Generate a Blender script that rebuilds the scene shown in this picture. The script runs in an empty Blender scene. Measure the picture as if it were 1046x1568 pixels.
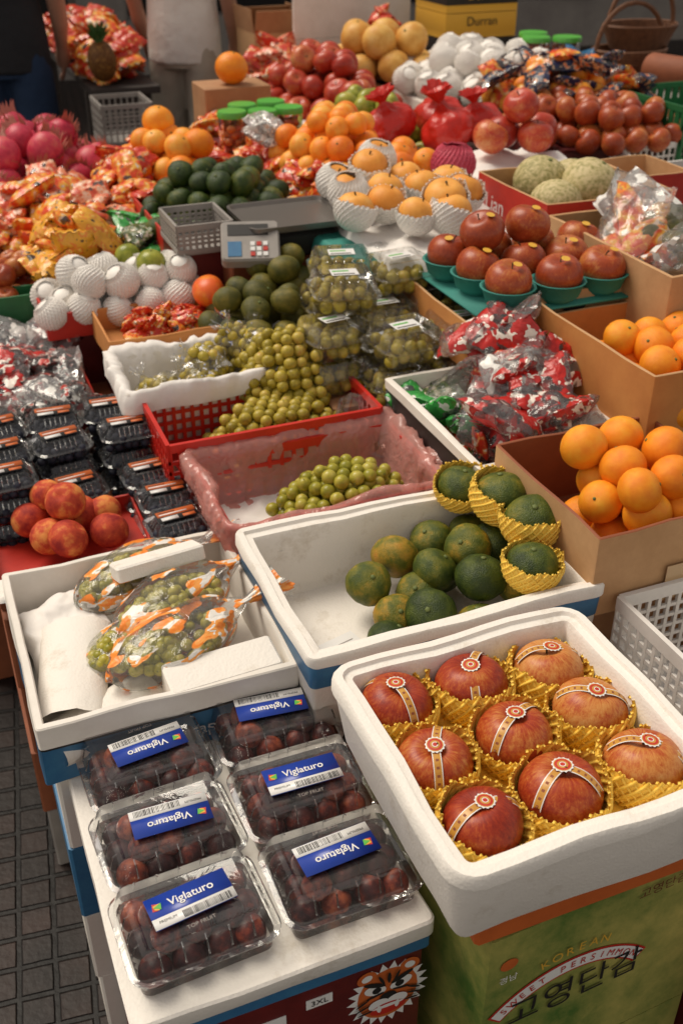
import bpy, math, random
import numpy as np
from mathutils import Vector, Matrix, Euler, noise
rng=random.Random(11)
PI=math.pi
scene=bpy.context.scene
COL=bpy.context.collection
# ------------------------------------------------------------ materials
def nt_new(name):
    m=bpy.data.materials.new(name);m.use_nodes=True
    nt=m.node_tree;nt.nodes.clear()
    o=nt.nodes.new('ShaderNodeOutputMaterial')
    return m,nt,o
def N(nt,t,**k):
    n=nt.nodes.new(t)
    for a,b in k.items():
        if a.startswith('i_'):
            key=a[2:]
            key=int(key) if key.isdigit() else key.replace('_',' ')
            n.inputs[key].default_value=b
        else: setattr(n,a,b)
    return n
def c4(c): return (c[0],c[1],c[2],1)
def ramp(nt,stops):
    r=nt.nodes.new('ShaderNodeValToRGB')
    e=r.color_ramp.elements
    e[0].position=stops[0][0];e[0].color=c4(stops[0][1])
    e[1].position=stops[-1][0];e[1].color=c4(stops[-1][1])
    for p,c in stops[1:-1]:
        x=e.new(p);x.color=c4(c)
    return r
def P(name,col,rough=.5,bump=None,var=None,spec=.5,coat=0,metal=0):
    m,nt,o=nt_new(name);L=nt.links.new
    b=N(nt,'ShaderNodeBsdfPrincipled');L(b.outputs[0],o.inputs[0])
    b.inputs['Base Color'].default_value=c4(col);b.inputs['Roughness'].default_value=rough
    b.inputs['Specular IOR Level'].default_value=spec;b.inputs['Coat Weight'].default_value=coat
    b.inputs['Metallic'].default_value=metal
    tc=N(nt,'ShaderNodeTexCoord')
    if var:
        n=N(nt,'ShaderNodeTexNoise',i_Scale=var[0],i_Detail=8.,i_Roughness=.72);L(tc.outputs['Object'],n.inputs['Vector'])
        r=ramp(nt,[(.35,col),(.68,var[1])]);L(n.outputs[0],r.inputs[0]);L(r.outputs[0],b.inputs['Base Color'])
    if bump:
        n=N(nt,'ShaderNodeTexNoise',i_Scale=bump[0],i_Detail=4.);L(tc.outputs['Object'],n.inputs['Vector'])
        bp=N(nt,'ShaderNodeBump',i_Strength=bump[1],i_Distance=bump[2] if len(bump)>2 else .002);L(n.outputs[0],bp.inputs['Height']);L(bp.outputs[0],b.inputs['Normal'])
    return m
def foam(name,col=(.82,.775,.71)):
    m,nt,o=nt_new(name);L=nt.links.new
    b=N(nt,'ShaderNodeBsdfPrincipled',i_Roughness=.62);L(b.outputs[0],o.inputs[0])
    tc=N(nt,'ShaderNodeTexCoord')
    v=N(nt,'ShaderNodeTexVoronoi',i_Scale=260.);L(tc.outputs['Object'],v.inputs['Vector'])
    n=N(nt,'ShaderNodeTexNoise',i_Scale=14.,i_Detail=8.,i_Roughness=.75);L(tc.outputs['Object'],n.inputs['Vector'])
    r=ramp(nt,[(.28,(col[0]*.76,col[1]*.72,col[2]*.66)),(.45,col),(1,col)]);L(n.outputs[0],r.inputs[0]);L(r.outputs[0],b.inputs['Base Color'])
    bp=N(nt,'ShaderNodeBump',i_Strength=.35,i_Distance=.001);L(v.outputs['Distance'],bp.inputs['Height'])
    n2=N(nt,'ShaderNodeTexNoise',i_Scale=40.,i_Detail=3.);L(tc.outputs['Object'],n2.inputs['Vector'])
    bp2=N(nt,'ShaderNodeBump',i_Strength=.25,i_Distance=.004);L(n2.outputs[0],bp2.inputs['Height']);L(bp.outputs[0],bp2.inputs['Normal']);L(bp2.outputs[0],b.inputs['Normal'])
    return m
def fruit(name,stops,scale=2.,rough=.35,streak=False,bscale=30,bump=.2,shift=.5,coat=0,detail=4.,spots=None):
    m,nt,o=nt_new(name);L=nt.links.new
    b=N(nt,'ShaderNodeBsdfPrincipled',i_Roughness=rough);L(b.outputs[0],o.inputs[0])
    b.inputs['Coat Weight'].default_value=coat;b.inputs['Coat Roughness'].default_value=.2
    b.inputs['Specular IOR Level'].default_value=.35
    a=N(nt,'ShaderNodeAttribute',attribute_name='lp');rn=N(nt,'ShaderNodeAttribute',attribute_name='rnd')
    mul=N(nt,'ShaderNodeMath',operation='MULTIPLY');mul.inputs[1].default_value=37.;L(rn.outputs['Fac'],mul.inputs[0])
    add=N(nt,'ShaderNodeVectorMath',operation='ADD');L(mul.outputs[0],add.inputs[1])
    n=N(nt,'ShaderNodeTexNoise',i_Scale=scale,i_Detail=detail,i_Roughness=.6);L(a.outputs['Vector'],add.inputs[0]);L(add.outputs[0],n.inputs['Vector'])
    fac=n.outputs[0]
    if streak:
        mm=N(nt,'ShaderNodeVectorMath',operation='MULTIPLY');mm.inputs[1].default_value=(1,1,0);L(a.outputs['Vector'],mm.inputs[0])
        nn=N(nt,'ShaderNodeVectorMath',operation='NORMALIZE');L(mm.outputs[0],nn.inputs[0])
        m2=N(nt,'ShaderNodeVectorMath',operation='MULTIPLY');m2.inputs[1].default_value=(.15,.15,.9);L(add.outputs[0],m2.inputs[0])
        s2=N(nt,'ShaderNodeVectorMath',operation='ADD');L(nn.outputs[0],s2.inputs[0]);L(m2.outputs[0],s2.inputs[1])
        n3=N(nt,'ShaderNodeTexNoise',i_Scale=9.,i_Detail=5.,i_Roughness=.75);L(s2.outputs[0],n3.inputs['Vector'])
        mx=N(nt,'ShaderNodeMix',data_type='FLOAT');mx.inputs[0].default_value=.5;L(n.outputs[0],mx.inputs[2]);L(n3.outputs[0],mx.inputs[3]);fac=mx.outputs[0]
    sub=N(nt,'ShaderNodeMath',operation='MULTIPLY_ADD');sub.inputs[1].default_value=shift;sub.inputs[2].default_value=-shift/2;L(rn.outputs['Fac'],sub.inputs[0])
    s=N(nt,'ShaderNodeMath',operation='ADD');L(fac,s.inputs[0]);L(sub.outputs[0],s.inputs[1])
    r=ramp(nt,stops);L(s.outputs[0],r.inputs[0])
    colo=r.outputs[0]
    if spots:
        vs=N(nt,'ShaderNodeTexVoronoi',i_Scale=spots[0]);L(add.outputs[0],vs.inputs['Vector'])
        rr_=ramp(nt,[(spots[1],(1,1,1)),(spots[1]+.05,(0,0,0))]);L(vs.outputs['Distance'],rr_.inputs[0])
        mc=N(nt,'ShaderNodeMix',data_type='RGBA');mc.inputs[7].default_value=c4(spots[2]);L(colo,mc.inputs[6])
        k=N(nt,'ShaderNodeMath',operation='MULTIPLY');k.inputs[1].default_value=.6;L(rr_.outputs[0],k.inputs[0]);L(k.outputs[0],mc.inputs[0]);colo=mc.outputs[2]
    L(colo,b.inputs['Base Color'])
    nb=N(nt,'ShaderNodeTexNoise',i_Scale=float(bscale),i_Detail=2.);L(a.outputs['Vector'],nb.inputs['Vector'])
    bp=N(nt,'ShaderNodeBump',i_Strength=bump,i_Distance=.0015);L(nb.outputs[0],bp.inputs['Height']);L(bp.outputs[0],b.inputs['Normal'])
    return m
def film(name,tint=(.96,.965,.965),prints=None,cover=0.,wr=30.,strength=.6,scale=2.2,haze=.06,rough=.12,gl=.75,hc=(.8,.8,.8)):
    m,nt,o=nt_new(name);L=nt.links.new
    tc=N(nt,'ShaderNodeTexCoord')
    n=N(nt,'ShaderNodeTexNoise',i_Scale=wr,i_Detail=3.,i_Roughness=.55,i_Distortion=1.5);L(tc.outputs['Object'],n.inputs['Vector'])
    bp=N(nt,'ShaderNodeBump',i_Strength=strength,i_Distance=.006);L(n.outputs[0],bp.inputs['Height'])
    tr=N(nt,'ShaderNodeBsdfTransparent');tr.inputs[0].default_value=c4(tint)
    gs=N(nt,'ShaderNodeBsdfGlossy');gs.inputs['Roughness'].default_value=rough;L(bp.outputs[0],gs.inputs['Normal'])
    gs.inputs[0].default_value=(1,1,1,1)
    df=N(nt,'ShaderNodeBsdfDiffuse');df.inputs[0].default_value=c4(hc);L(bp.outputs[0],df.inputs['Normal'])
    fr=N(nt,'ShaderNodeFresnel',i_IOR=1.45);L(bp.outputs[0],fr.inputs['Normal'])
    mu=N(nt,'ShaderNodeMath',operation='MULTIPLY_ADD',use_clamp=True);mu.inputs[1].default_value=1.3*gl;mu.inputs[2].default_value=.02;L(fr.outputs[0],mu.inputs[0])
    m0=N(nt,'ShaderNodeMixShader');m0.inputs[0].default_value=haze;L(tr.outputs[0],m0.inputs[1]);L(df.outputs[0],m0.inputs[2])
    m1=N(nt,'ShaderNodeMixShader');L(mu.outputs[0],m1.inputs[0]);L(m0.outputs[0],m1.inputs[1]);L(gs.outputs[0],m1.inputs[2])
    out=m1.outputs[0]
    if prints:
        a=N(nt,'ShaderNodeAttribute',attribute_name='lp');rn=N(nt,'ShaderNodeAttribute',attribute_name='rnd')
        mul=N(nt,'ShaderNodeMath',operation='MULTIPLY');mul.inputs[1].default_value=23.;L(rn.outputs['Fac'],mul.inputs[0])
        add=N(nt,'ShaderNodeVectorMath',operation='ADD');L(a.outputs['Vector'],add.inputs[0]);L(mul.outputs[0],add.inputs[1])
        n1=N(nt,'ShaderNodeTexNoise',i_Scale=scale,i_Detail=1.5);L(add.outputs[0],n1.inputs['Vector'])
        n2=N(nt,'ShaderNodeTexNoise',i_Scale=scale*1.7,i_Detail=2.);L(add.outputs[0],n2.inputs['Vector'])
        r=ramp(nt,prints);r.color_ramp.interpolation='CONSTANT';L(n2.outputs[0],r.inputs[0])
        pb=N(nt,'ShaderNodeBsdfPrincipled',i_Roughness=.3);L(r.outputs[0],pb.inputs['Base Color']);L(bp.outputs[0],pb.inputs['Normal'])
        th=ramp(nt,[(.5+(.5-cover)*.55-.01,(0,0,0)),(.5+(.5-cover)*.55+.01,(1,1,1))]);L(n1.outputs[0],th.inputs[0])
        m2=N(nt,'ShaderNodeMixShader');L(th.outputs[0],m2.inputs[0]);L(out,m2.inputs[1]);L(pb.outputs[0],m2.inputs[2]);out=m2.outputs[0]
    L(out,o.inputs[0])
    return m
M={}
M['foam']=foam('styrofoam')
M['white']=P('white_card',(.80,.755,.69),.55,var=(9,(.68,.63,.56)))
M['paper']=P('white_paper',(.80,.76,.72),.7,bump=(30,.5,.004))
M['blue']=P('blue_print',(.03,.13,.28),.45,var=(30,(.045,.18,.33)))
M['teal']=P('teal_print',(.03,.22,.30),.4)
M['dkblue']=P('label_blue',(.012,.045,.32),.28)
M['lwhite']=P('label_white',(.78,.77,.75),.3)
M['black']=P('black_plastic',(.012,.012,.014),.3)
M['ink']=P('ink',(.015,.013,.012),.5)
M['card']=P('cardboard',(.42,.22,.10),.75,bump=(60,.15),var=(12,(.34,.16,.07)))
M['cardl']=P('cardboard_light',(.56,.33,.16),.75,bump=(60,.15),var=(12,(.45,.25,.11)))
M['cardo']=P('cardboard_orange',(.60,.26,.07),.7,var=(10,(.50,.19,.05)))
M['cardr']=P('cardboard_redbrown',(.28,.08,.028),.7,var=(10,(.20,.055,.02)))
M['dkred']=P('dark_red_print',(.14,.014,.012),.45,var=(20,(.09,.01,.01)))
M['red']=P('red_plastic',(.58,.022,.012),.35,var=(20,(.47,.018,.010)))
M['redprint']=P('red_print',(.54,.03,.015),.45,var=(15,(.43,.02,.012)))
M['orangep']=P('orange_print',(.58,.13,.025),.5,var=(15,(.47,.10,.02)))
M['yellow']=P('yellow_print',(.68,.38,.04),.5)
M['gold']=P('gold_ribbon',(.60,.31,.05),.35,var=(90,(.46,.20,.03)))
M['green']=P('green_plastic',(.02,.16,.05),.4,var=(15,(.015,.11,.04)))
M['greenprint']=P('green_print',(.07,.15,.025),.45,var=(5,(.52,.44,.12)))
M['lgreen']=P('light_green_lid',(.10,.42,.06),.35)
M['tealpulp']=P('teal_pulp_tray',(.03,.23,.19),.7,bump=(200,.4))
M['grey']=P('grey_plastic',(.26,.22,.20),.45)
M['greybox']=P('grey_board',(.34,.31,.285),.6,var=(8,(.24,.22,.20)))
M['crate_w']=P('white_crate_plastic',(.74,.71,.67),.35,var=(10,(.64,.61,.57)))
M['steel']=P('scale_steel',(.20,.18,.165),.32,metal=.5)
M['table']=P('table_dark',(.045,.035,.03),.7,var=(6,(.03,.022,.02)))
M['netw']=P('foam_net_white',(.84,.80,.75),.55)
M['nety']=P('foam_net_yellow',(.95,.66,.11),.5,var=(60,(.93,.58,.08)))
M['stem']=P('stem',(.07,.05,.02),.8)
M['stemg']=P('stem_green',(.12,.15,.04),.7)
M['leaf']=P('leaf_green',(.04,.10,.025),.5,var=(20,(.07,.14,.03)))
M['apple']=fruit('apple_skin',[(.28,(.17,.012,.006)),(.42,(.31,.030,.008)),(.50,(.41,.075,.015)),(.60,(.54,.20,.045)),(.75,(.64,.34,.11))],1.1,.42,streak=True,bump=.12,coat=.05,shift=.26,spots=(16,.06,(.58,.30,.11)))
M['appler']=fruit('apple_red_skin',[(.3,(.28,.018,.012)),(.5,(.46,.045,.02)),(.62,(.58,.18,.06)),(.8,(.66,.42,.17))],1.1,.35,streak=True,bump=.08,coat=.1,shift=.2)
M['persim']=fruit('brown_apple_skin',[(.3,(.21,.025,.008)),(.5,(.36,.06,.015)),(.62,(.50,.17,.04)),(.8,(.58,.28,.08))],1.2,.38,streak=True,bump=.1,coat=.1,shift=.2)
M['peach']=fruit('peach_skin',[(.3,(.26,.012,.010)),(.5,(.52,.06,.02)),(.66,(.72,.26,.06))],1.3,.7,bump=.2,bscale=60,shift=.2)
M['plum']=fruit('plum_skin',[(.3,(.025,.007,.009)),(.50,(.07,.015,.014)),(.64,(.19,.032,.018)),(.80,(.38,.09,.035))],1.5,.45,bump=.1,shift=.36)
M['orange']=fruit('orange_skin',[(.25,(.82,.21,.008)),(.55,(.92,.31,.015)),(.8,(.92,.42,.03))],1.5,.38,bscale=45,bump=.5,shift=.3)
M['mand']=fruit('mandarin_skin',[(.25,(.76,.17,.01)),(.55,(.90,.28,.02)),(.8,(.88,.42,.06))],1.5,.4,bscale=30,bump=.4,shift=.5)
M['citrus']=fruit('green_citrus_skin',[(.25,(.022,.04,.005)),(.44,(.06,.085,.008)),(.60,(.14,.14,.013)),(.76,(.36,.22,.02)),(.92,(.48,.22,.03))],1.6,.45,bscale=22,bump=1,shift=.42,detail=6,spots=(22,.08,(.24,.2,.04)))
M['lime']=fruit('lime_skin',[(.3,(.016,.035,.006)),(.55,(.04,.07,.010)),(.75,(.11,.12,.015))],1.6,.4,bscale=26,bump=.7,shift=.35)
M['avo']=fruit('olive_green_skin',[(.3,(.05,.055,.008)),(.55,(.11,.10,.013)),(.8,(.22,.17,.025))],1.6,.45,bscale=26,bump=.7,shift=.3)
M['grape']=fruit('green_grape_skin',[(.25,(.22,.21,.015)),(.55,(.39,.34,.04)),(.75,(.50,.42,.09)),(.9,(.46,.25,.07))],1.5,.3,bump=.1,shift=.35)
M['jujube']=fruit('jujube_skin',[(.25,(.24,.18,.015)),(.5,(.40,.31,.035)),(.75,(.52,.38,.07)),(.9,(.40,.17,.035))],1.5,.35,bump=.15,shift=.4)
M['gapple']=fruit('green_apple_skin',[(.3,(.18,.21,.02)),(.6,(.36,.36,.05)),(.8,(.50,.44,.1))],1.5,.3,bump=.1,shift=.3)
M['pear']=fruit('asian_pear_skin',[(.3,(.74,.28,.04)),(.55,(.84,.38,.07)),(.8,(.86,.48,.13))],1.4,.5,bump=.2,bscale=60,shift=.3)
M['melon']=fruit('yellow_melon_skin',[(.3,(.62,.29,.05)),(.55,(.74,.43,.11)),(.8,(.78,.5,.18))],1.6,.5,bump=.3,bscale=20,shift=.3)
M['netmelon']=fruit('netted_melon_skin',[(.38,(.28,.25,.09)),(.5,(.46,.39,.18)),(.6,(.58,.48,.26))],7,.6,bump=.8,bscale=16,shift=.1)
M['dragon']=fruit('dragonfruit_skin',[(.3,(.38,.015,.045)),(.55,(.56,.04,.08)),(.8,(.62,.14,.11))],2,.45,bump=.3,bscale=8,shift=.3)
M['dragonleaf']=P('dragonfruit_bract',(.42,.13,.09),.5)
M['pine']=fruit('pineapple_skin',[(.3,(.13,.05,.01)),(.5,(.32,.15,.03)),(.8,(.42,.25,.05))],5,.6,bump=1,bscale=6)
M['mango']=fruit('mango_skin',[(.3,(.75,.12,.02)),(.55,(.85,.3,.02)),(.8,(.8,.45,.05))],1.0,.35,bump=.1)
M['berry']=fruit('blueberry_skin',[(.3,(.008,.01,.02)),(.8,(.02,.022,.04))],2,.6,bump=.1)
M['clear']=film('clear_plastic',tint=(.975,.98,.975),wr=22,strength=.12,haze=.02,rough=.07,gl=.65)
M['bag']=film('clear_bag',wr=30,strength=.6,haze=.07,gl=.55)
M['baggrape']=film('grape_bag',prints=[(0,(.85,.24,.03)),(.48,(.88,.36,.08)),(.55,(.82,.78,.72))],cover=.40,wr=35,scale=1.6,haze=.06,gl=.4)
M['bagred']=film('red_candy_bag',prints=[(0,(.5,.02,.015)),(.46,(.42,.015,.012)),(.57,(.78,.7,.62))],cover=.5,wr=30,scale=1.8,haze=.05,gl=.5)
M['bagredfull']=film('red_packet',prints=[(0,(.55,.03,.01)),(.5,(.62,.07,.015)),(.58,(.75,.30,.09)),(.66,(.75,.7,.6))],cover=.85,scale=1.6)
M['bagorange']=film('orange_packet',prints=[(0,(.68,.07,.015)),(.44,(.76,.20,.025)),(.54,(.80,.42,.06)),(.64,(.75,.6,.5))],cover=.8,scale=1.6)
M['bagyellow']=film('yellow_packet',prints=[(0,(.05,.03,.02)),(.34,(.75,.36,.03)),(.56,(.76,.22,.03)),(.64,(.85,.5,.08))],cover=.9,scale=1.6)
M['baggreen']=film('green_packet',prints=[(0,(.03,.28,.05)),(.5,(.05,.36,.06)),(.6,(.75,.75,.7))],cover=.7,scale=1.6)
M['bagdark']=film('dark_packet',prints=[(0,(.10,.012,.01)),(.42,(.03,.02,.02)),(.54,(.6,.5,.45)),(.58,(.45,.03,.02))],cover=.55,scale=1.9,gl=.45)
M['bagnavy']=film('navy_packet',prints=[(0,(.01,.015,.06)),(.46,(.02,.02,.04)),(.56,(.6,.45,.3)),(.60,(.6,.12,.02))],cover=.6,scale=1.9,gl=.5)
M['bagleafy']=film('leafy_packet',prints=[(0,(.05,.08,.02)),(.5,(.13,.15,.04)),(.6,(.5,.42,.33))],cover=.65,scale=2.2,gl=.5)
M['bagpink']=film('pink_packet',prints=[(0,(.66,.10,.05)),(.46,(.74,.25,.12)),(.56,(.8,.5,.36))],cover=.75,scale=2.0)
M['bagwhite']=film('white_packet',prints=[(0,(.78,.76,.72)),(.6,(.6,.6,.58))],cover=.4,haze=.2,gl=.5)
M['bagjuj']=film('jujube_packet',prints=[(0,(.78,.76,.72)),(.44,(.05,.12,.4)),(.5,(.78,.76,.72)),(.58,(.7,.45,.05))],cover=.26,haze=.04,gl=.28,scale=3)
M['pinkfilm']=film('pink_film',tint=(.88,.48,.42),wr=30,strength=.8,haze=.42,gl=.4,hc=(.84,.42,.36))
M['skin']=P('skin',(.42,.22,.15),.5)
M['hair']=P('hair',(.015,.012,.01),.6,bump=(200,.6))
M['shirtw']=P('white_cotton_shirt',(.78,.75,.70),.9,bump=(14,.6,.02))
M['shortsg']=P('grey_cotton_shorts',(.46,.41,.34),.9,bump=(14,.6,.02))
M['shirtb']=P('black_cotton_shirt',(.012,.012,.015),.9,bump=(14,.6,.02))
M['shortsb']=P('navy_shorts',(.010,.028,.07),.9,bump=(14,.6,.02))
M['wicker']=P('wicker',(.17,.065,.025),.7,var=(60,(.08,.03,.01)))
M['wall']=P('plaster_wall',(.20,.18,.16),.8,var=(3,(.14,.12,.11)))
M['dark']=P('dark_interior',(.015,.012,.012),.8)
M['redbag']=P('red_bag_plastic',(.54,.022,.012),.3,bump=(30,.8,.01))
M['tape']=P('packing_tape',(.50,.33,.17),.2)

# ------------------------------------------------------------ mesh builder
class MB:
    def __init__(s): s.v=[];s.l=[];s.n=[];s.m=[];s.s=[];s.r=[];s.p=[];s.nv=0
    def add(s,v,f,mi=0,rnd=None,lp=None,sm=True):
        v=np.asarray(v,float)
        if isinstance(f,tuple): lo,co=f
        else:
            lo=np.array([i for q in f for i in q],int);co=np.array([len(q) for q in f],int)
        s.v.append(v);s.l.append(lo+s.nv);s.n.append(co)
        s.m.append(np.full(len(co),mi) if np.isscalar(mi) else np.asarray(mi))
        s.s.append(np.full(len(co),sm))
        s.r.append(np.full(len(v),rng.random() if rnd is None else rnd));s.p.append(v if lp is None else np.asarray(lp))
        s.nv+=len(v)
    def build(s,name,mats,parent=None,sharp=38):
        me=bpy.data.meshes.new(name)
        v=np.concatenate(s.v);lo=np.concatenate(s.l);co=np.concatenate(s.n)
        me.vertices.add(len(v));me.vertices.foreach_set('co',v.ravel())
        me.loops.add(len(lo));me.loops.foreach_set('vertex_index',lo)
        me.polygons.add(len(co));me.polygons.foreach_set('loop_start',np.concatenate([[0],np.cumsum(co)[:-1]]))
        me.polygons.foreach_set('loop_total',co)
        me.polygons.foreach_set('material_index',np.concatenate(s.m))
        me.polygons.foreach_set('use_smooth',np.concatenate(s.s))
        a=me.attributes.new('lp','FLOAT_VECTOR','POINT');a.data.foreach_set('vector',np.concatenate(s.p).ravel())
        a=me.attributes.new('rnd','FLOAT','POINT');a.data.foreach_set('value',np.concatenate(s.r))
        me.update(calc_edges=True);me.validate()
        if sharp: me.set_sharp_from_angle(angle=math.radians(sharp))
        for m in mats: me.materials.append(M[m] if isinstance(m,str) else m)
        ob=bpy.data.objects.new(name,me);COL.objects.link(ob)
        if parent: ob.parent=parent
        return ob
def empty(name):
    e=bpy.data.objects.new(name,None);COL.objects.link(e);return e
def xf(v,mat):
    v=np.asarray(v);A=np.array(mat);return v@A[:3,:3].T+A[:3,3]
def T(x,y,z,rx=0,ry=0,rz=0,s=1):
    if np.isscalar(s): s=(s,s,s)
    return Matrix.Translation((x,y,z))@Euler((rx,ry,rz)).to_matrix().to_4x4()@Matrix.Diagonal((*s,1))
BF=[(0,3,2,1),(4,5,6,7),(0,1,5,4),(1,2,6,5),(2,3,7,6),(3,0,4,7)]
def box(mb,x0,y0,z0,x1,y1,z1,mi=0,mat=None):
    v=[(x0,y0,z0),(x1,y0,z0),(x1,y1,z0),(x0,y1,z0),(x0,y0,z1),(x1,y0,z1),(x1,y1,z1),(x0,y1,z1)]
    if mat is not None: v=xf(v,mat)
    mb.add(v,BF,mi)
def rrl(w,d,r,n):
    out=[]
    r=max(min(r,w/2-1e-4,d/2-1e-4),.0004)
    for k,(sx,sy) in enumerate([(1,1),(-1,1),(-1,-1),(1,-1)]):
        for i in range(n+1):
            a=k*PI/2+i/n*PI/2
            out.append((sx*(w/2-r)+r*math.cos(a),sy*(d/2-r)+r*math.sin(a)))
    return out
def loft(mb,cx,cy,w,d,r,prof,mi=0,cap0=True,cap1=True,n=4,mat=None,rip=0,jit=0,sub=1):
    V=[];F=[];mis=[]
    def pts(w_,d_,r_):
        q=rrl(w_,d_,r_,n)
        if sub==1: return q
        out=[]
        for i,p in enumerate(q):
            out.append(p)
            if i%(n+1)==n:
                p2=q[(i+1)%len(q)]
                for k in range(1,sub): out.append((p[0]+(p2[0]-p[0])*k/sub,p[1]+(p2[1]-p[1])*k/sub))
        return out
    m=4*(n+1)+4*(sub-1)
    for k,p in enumerate(prof):
        o,z=p[0],p[1]
        for i,(x,y) in enumerate(pts(w+2*o,d+2*o,r+o)):
            jz=noise.noise(Vector((x*9+cx*7,y*9+cy*5,z*20)))*jit if jit else 0
            rp=0
            if rip and k>0: rp=rip*(noise.noise(Vector((x*38,y*38,z*12)))+.6*noise.noise(Vector((x*90,y*90,z*25))))
            l=math.hypot(x,y)+1e-6
            V.append((cx+x+jz+rp*x/l,cy+y+jz+rp*y/l,z+jz*.6+rp*.8))
        if k:
            a=(k-1)*m
            for i in range(m):
                j=(i+1)%m;F.append((a+i,a+j,a+m+j,a+m+i));mis.append(p[2] if len(p)>2 else mi)
    if cap0: F.append(tuple(range(m-1,-1,-1)));mis.append(mi)
    if cap1: F.append(tuple(range((len(prof)-1)*m,len(prof)*m)));mis.append(prof[-1][2] if len(prof[-1])>2 else mi)
    if mat is not None: V=xf(V,mat)
    mb.add(V,F,mis)
def lathe(prof,nu=24,disp=None,mi=0):
    V=[(0,0,prof[0][1])];F=[]
    for (r,z) in prof[1:-1]:
        for i in range(nu):
            a=2*PI*i/nu;rr=r*(1+(disp(a,z) if disp else 0));V.append((rr*math.cos(a),rr*math.sin(a),z))
    V.append((0,0,prof[-1][1]));k=len(prof)-2
    for i in range(nu):
        j=(i+1)%nu;F.append((0,1+i,1+j))
        for q in range(k-1): a=1+q*nu;F.append((a+i,a+nu+i,a+nu+j,a+j))
        F.append((1+(k-1)*nu+i,len(V)-1,1+(k-1)*nu+j))
    return np.array(V),F
def tube(pts,rad,ns=6):
    V=[];F=[];n=len(pts)
    for i,p in enumerate(pts):
        p=Vector(p);t=(Vector(pts[min(i+1,n-1)])-Vector(pts[max(i-1,0)])).normalized()
        u=t.cross(Vector((0,0,1)));
        if u.length<.1: u=t.cross(Vector((1,0,0)))
        u.normalize();w=t.cross(u);r=rad[i] if isinstance(rad,(list,tuple)) else rad
        for k in range(ns):
            a=2*PI*k/ns;V.append(p+u*math.cos(a)*r+w*math.sin(a)*r)
    for i in range(n-1):
        for k in range(ns):
            j=(k+1)%ns;F.append((i*ns+k,i*ns+j,(i+1)*ns+j,(i+1)*ns+k))
    F.append(tuple(range(ns)));F.append(tuple(range((n-1)*ns+ns-1,(n-1)*ns-1,-1)))
    return np.array([tuple(v) for v in V]),F
def combine(parts):
    V=[];F=[];Mi=[];o=0
    for v,f,mi in parts:
        V.append(np.asarray(v));F+= [tuple(i+o for i in q) for q in f];Mi+=[mi]*len(f);o+=len(v)
    V=np.concatenate(V)
    return V,(np.array([i for q in F for i in q],int),np.array([len(q) for q in F],int)),np.array(Mi)
def fprof(zs=.9,dt=.25,dw=.35,db=.1,sh=.05,n=14):
    out=[]
    for i in range(n+1):
        p=PI*i/n;r=math.sin(p)*(1+sh*math.cos(p));z=math.cos(p)*zs-dt*math.exp(-(p/dw)**2)+db*math.exp(-((PI-p)/.35)**2)
        out.append((r if 0<i<n else 0,z))
    return out
def stem(h,r,z0,bend=.1): return tube([(0,0,z0),(bend*.3,0,z0+h*.5),(bend,0,z0+h)],[r,r*.8,r*1.2],5)
B={}
v,f=lathe(fprof(.9,.26,.34,.1,.06,18),32,lambda a,z:.018*math.cos(5*a)*(1-z)*.5+.012*math.cos(2*a+1));sv,sf=stem(.28,.035,.6);B['apple']=combine([(v,f,0),(sv,sf,1)])
v,f=lathe(fprof(.93,.05,.2,.04,0,14),24,lambda a,z:.01*math.cos(3*a));sv,sf=lathe([(0,.93),(.07,.92),(.08,.88),(0,.85)],8);B['orange']=combine([(v,f,0),(sv,sf,1)])
v,f=lathe(fprof(.86,.05,.3,.06,.03,18),30,lambda a,z:.03*math.cos(3*a+z)+.025*math.cos(7*a)*max(z,0)+.012*math.sin(11*a+4*z));sv,sf=lathe([(0,.88),(.10,.865),(.12,.82),(0,.78)],5);B['citrus']=combine([(v,f,0),(sv,sf,1)])
v,f=lathe(fprof(.92,.16,.2,.05,0,16),32,lambda a,z:-.09*math.exp(-((a if a<PI else a-2*PI)/.28)**2)*(1 if z>-.6 else .3));B['peach']=combine([(v,f,0)])
v,f=lathe(fprof(1.0,.0,.3,.0,0,8),12);sv,sf=stem(.3,.06,.95);B['grape']=combine([(v,f,0),(sv,sf,1)])
v,f=lathe(fprof(.96,.0,.3,.0,0,12),16);B['ball']=combine([(v,f,0)])
v,f=lathe(fprof(.88,.16,.3,.08,0,14),26);sv,sf=stem(.3,.05,.6);B['pear']=combine([(v,f,0),(sv,sf,1)])
v,f=lathe(fprof(1.25,.0,.3,.0,0,14),20,lambda a,z:.03*math.cos(3*a));B['mango']=combine([(v,f,0)])
v,f=lathe(fprof(1.15,.0,.3,.0,0,12),18);parts=[(v,f,0)]
for k in range(26):
    ph=.35+2.4*((k*.618)%1);a=k*2.4;n_=Vector((math.sin(ph)*math.cos(a),math.sin(ph)*math.sin(a),math.cos(ph)*1.15));t_=Vector((-math.sin(a),math.cos(a),0));up=Vector((0,0,1))
    p0=n_*.97;w=.2;parts.append(([tuple(p0-t_*w),tuple(p0+t_*w),tuple(n_*1.08+up*.2+t_*.06),tuple(n_*1.25+up*.42)],[(0,1,2,3)],1))
B['dragon']=combine(parts)
v,f=lathe(fprof(1.4,.0,.3,.0,0,16),24,lambda a,z:.06*math.cos(8*a+z*6)*math.cos(z*9));parts=[(v,f,0)]
for k in range(30):
    a=k*2.4;q=.15+.6*(k/30);p=[(math.cos(a)*.1,math.sin(a)*.1,1.25),(math.cos(a)*(.2+q*.5),math.sin(a)*(.2+q*.5),1.6+.6*(1-q)),(math.cos(a)*(.3+q),math.sin(a)*(.3+q),1.8+1.1*(1-q))]
    tv,tf=tube(p,[.12,.1,.01],4);parts.append((tv,tf,1))
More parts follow.
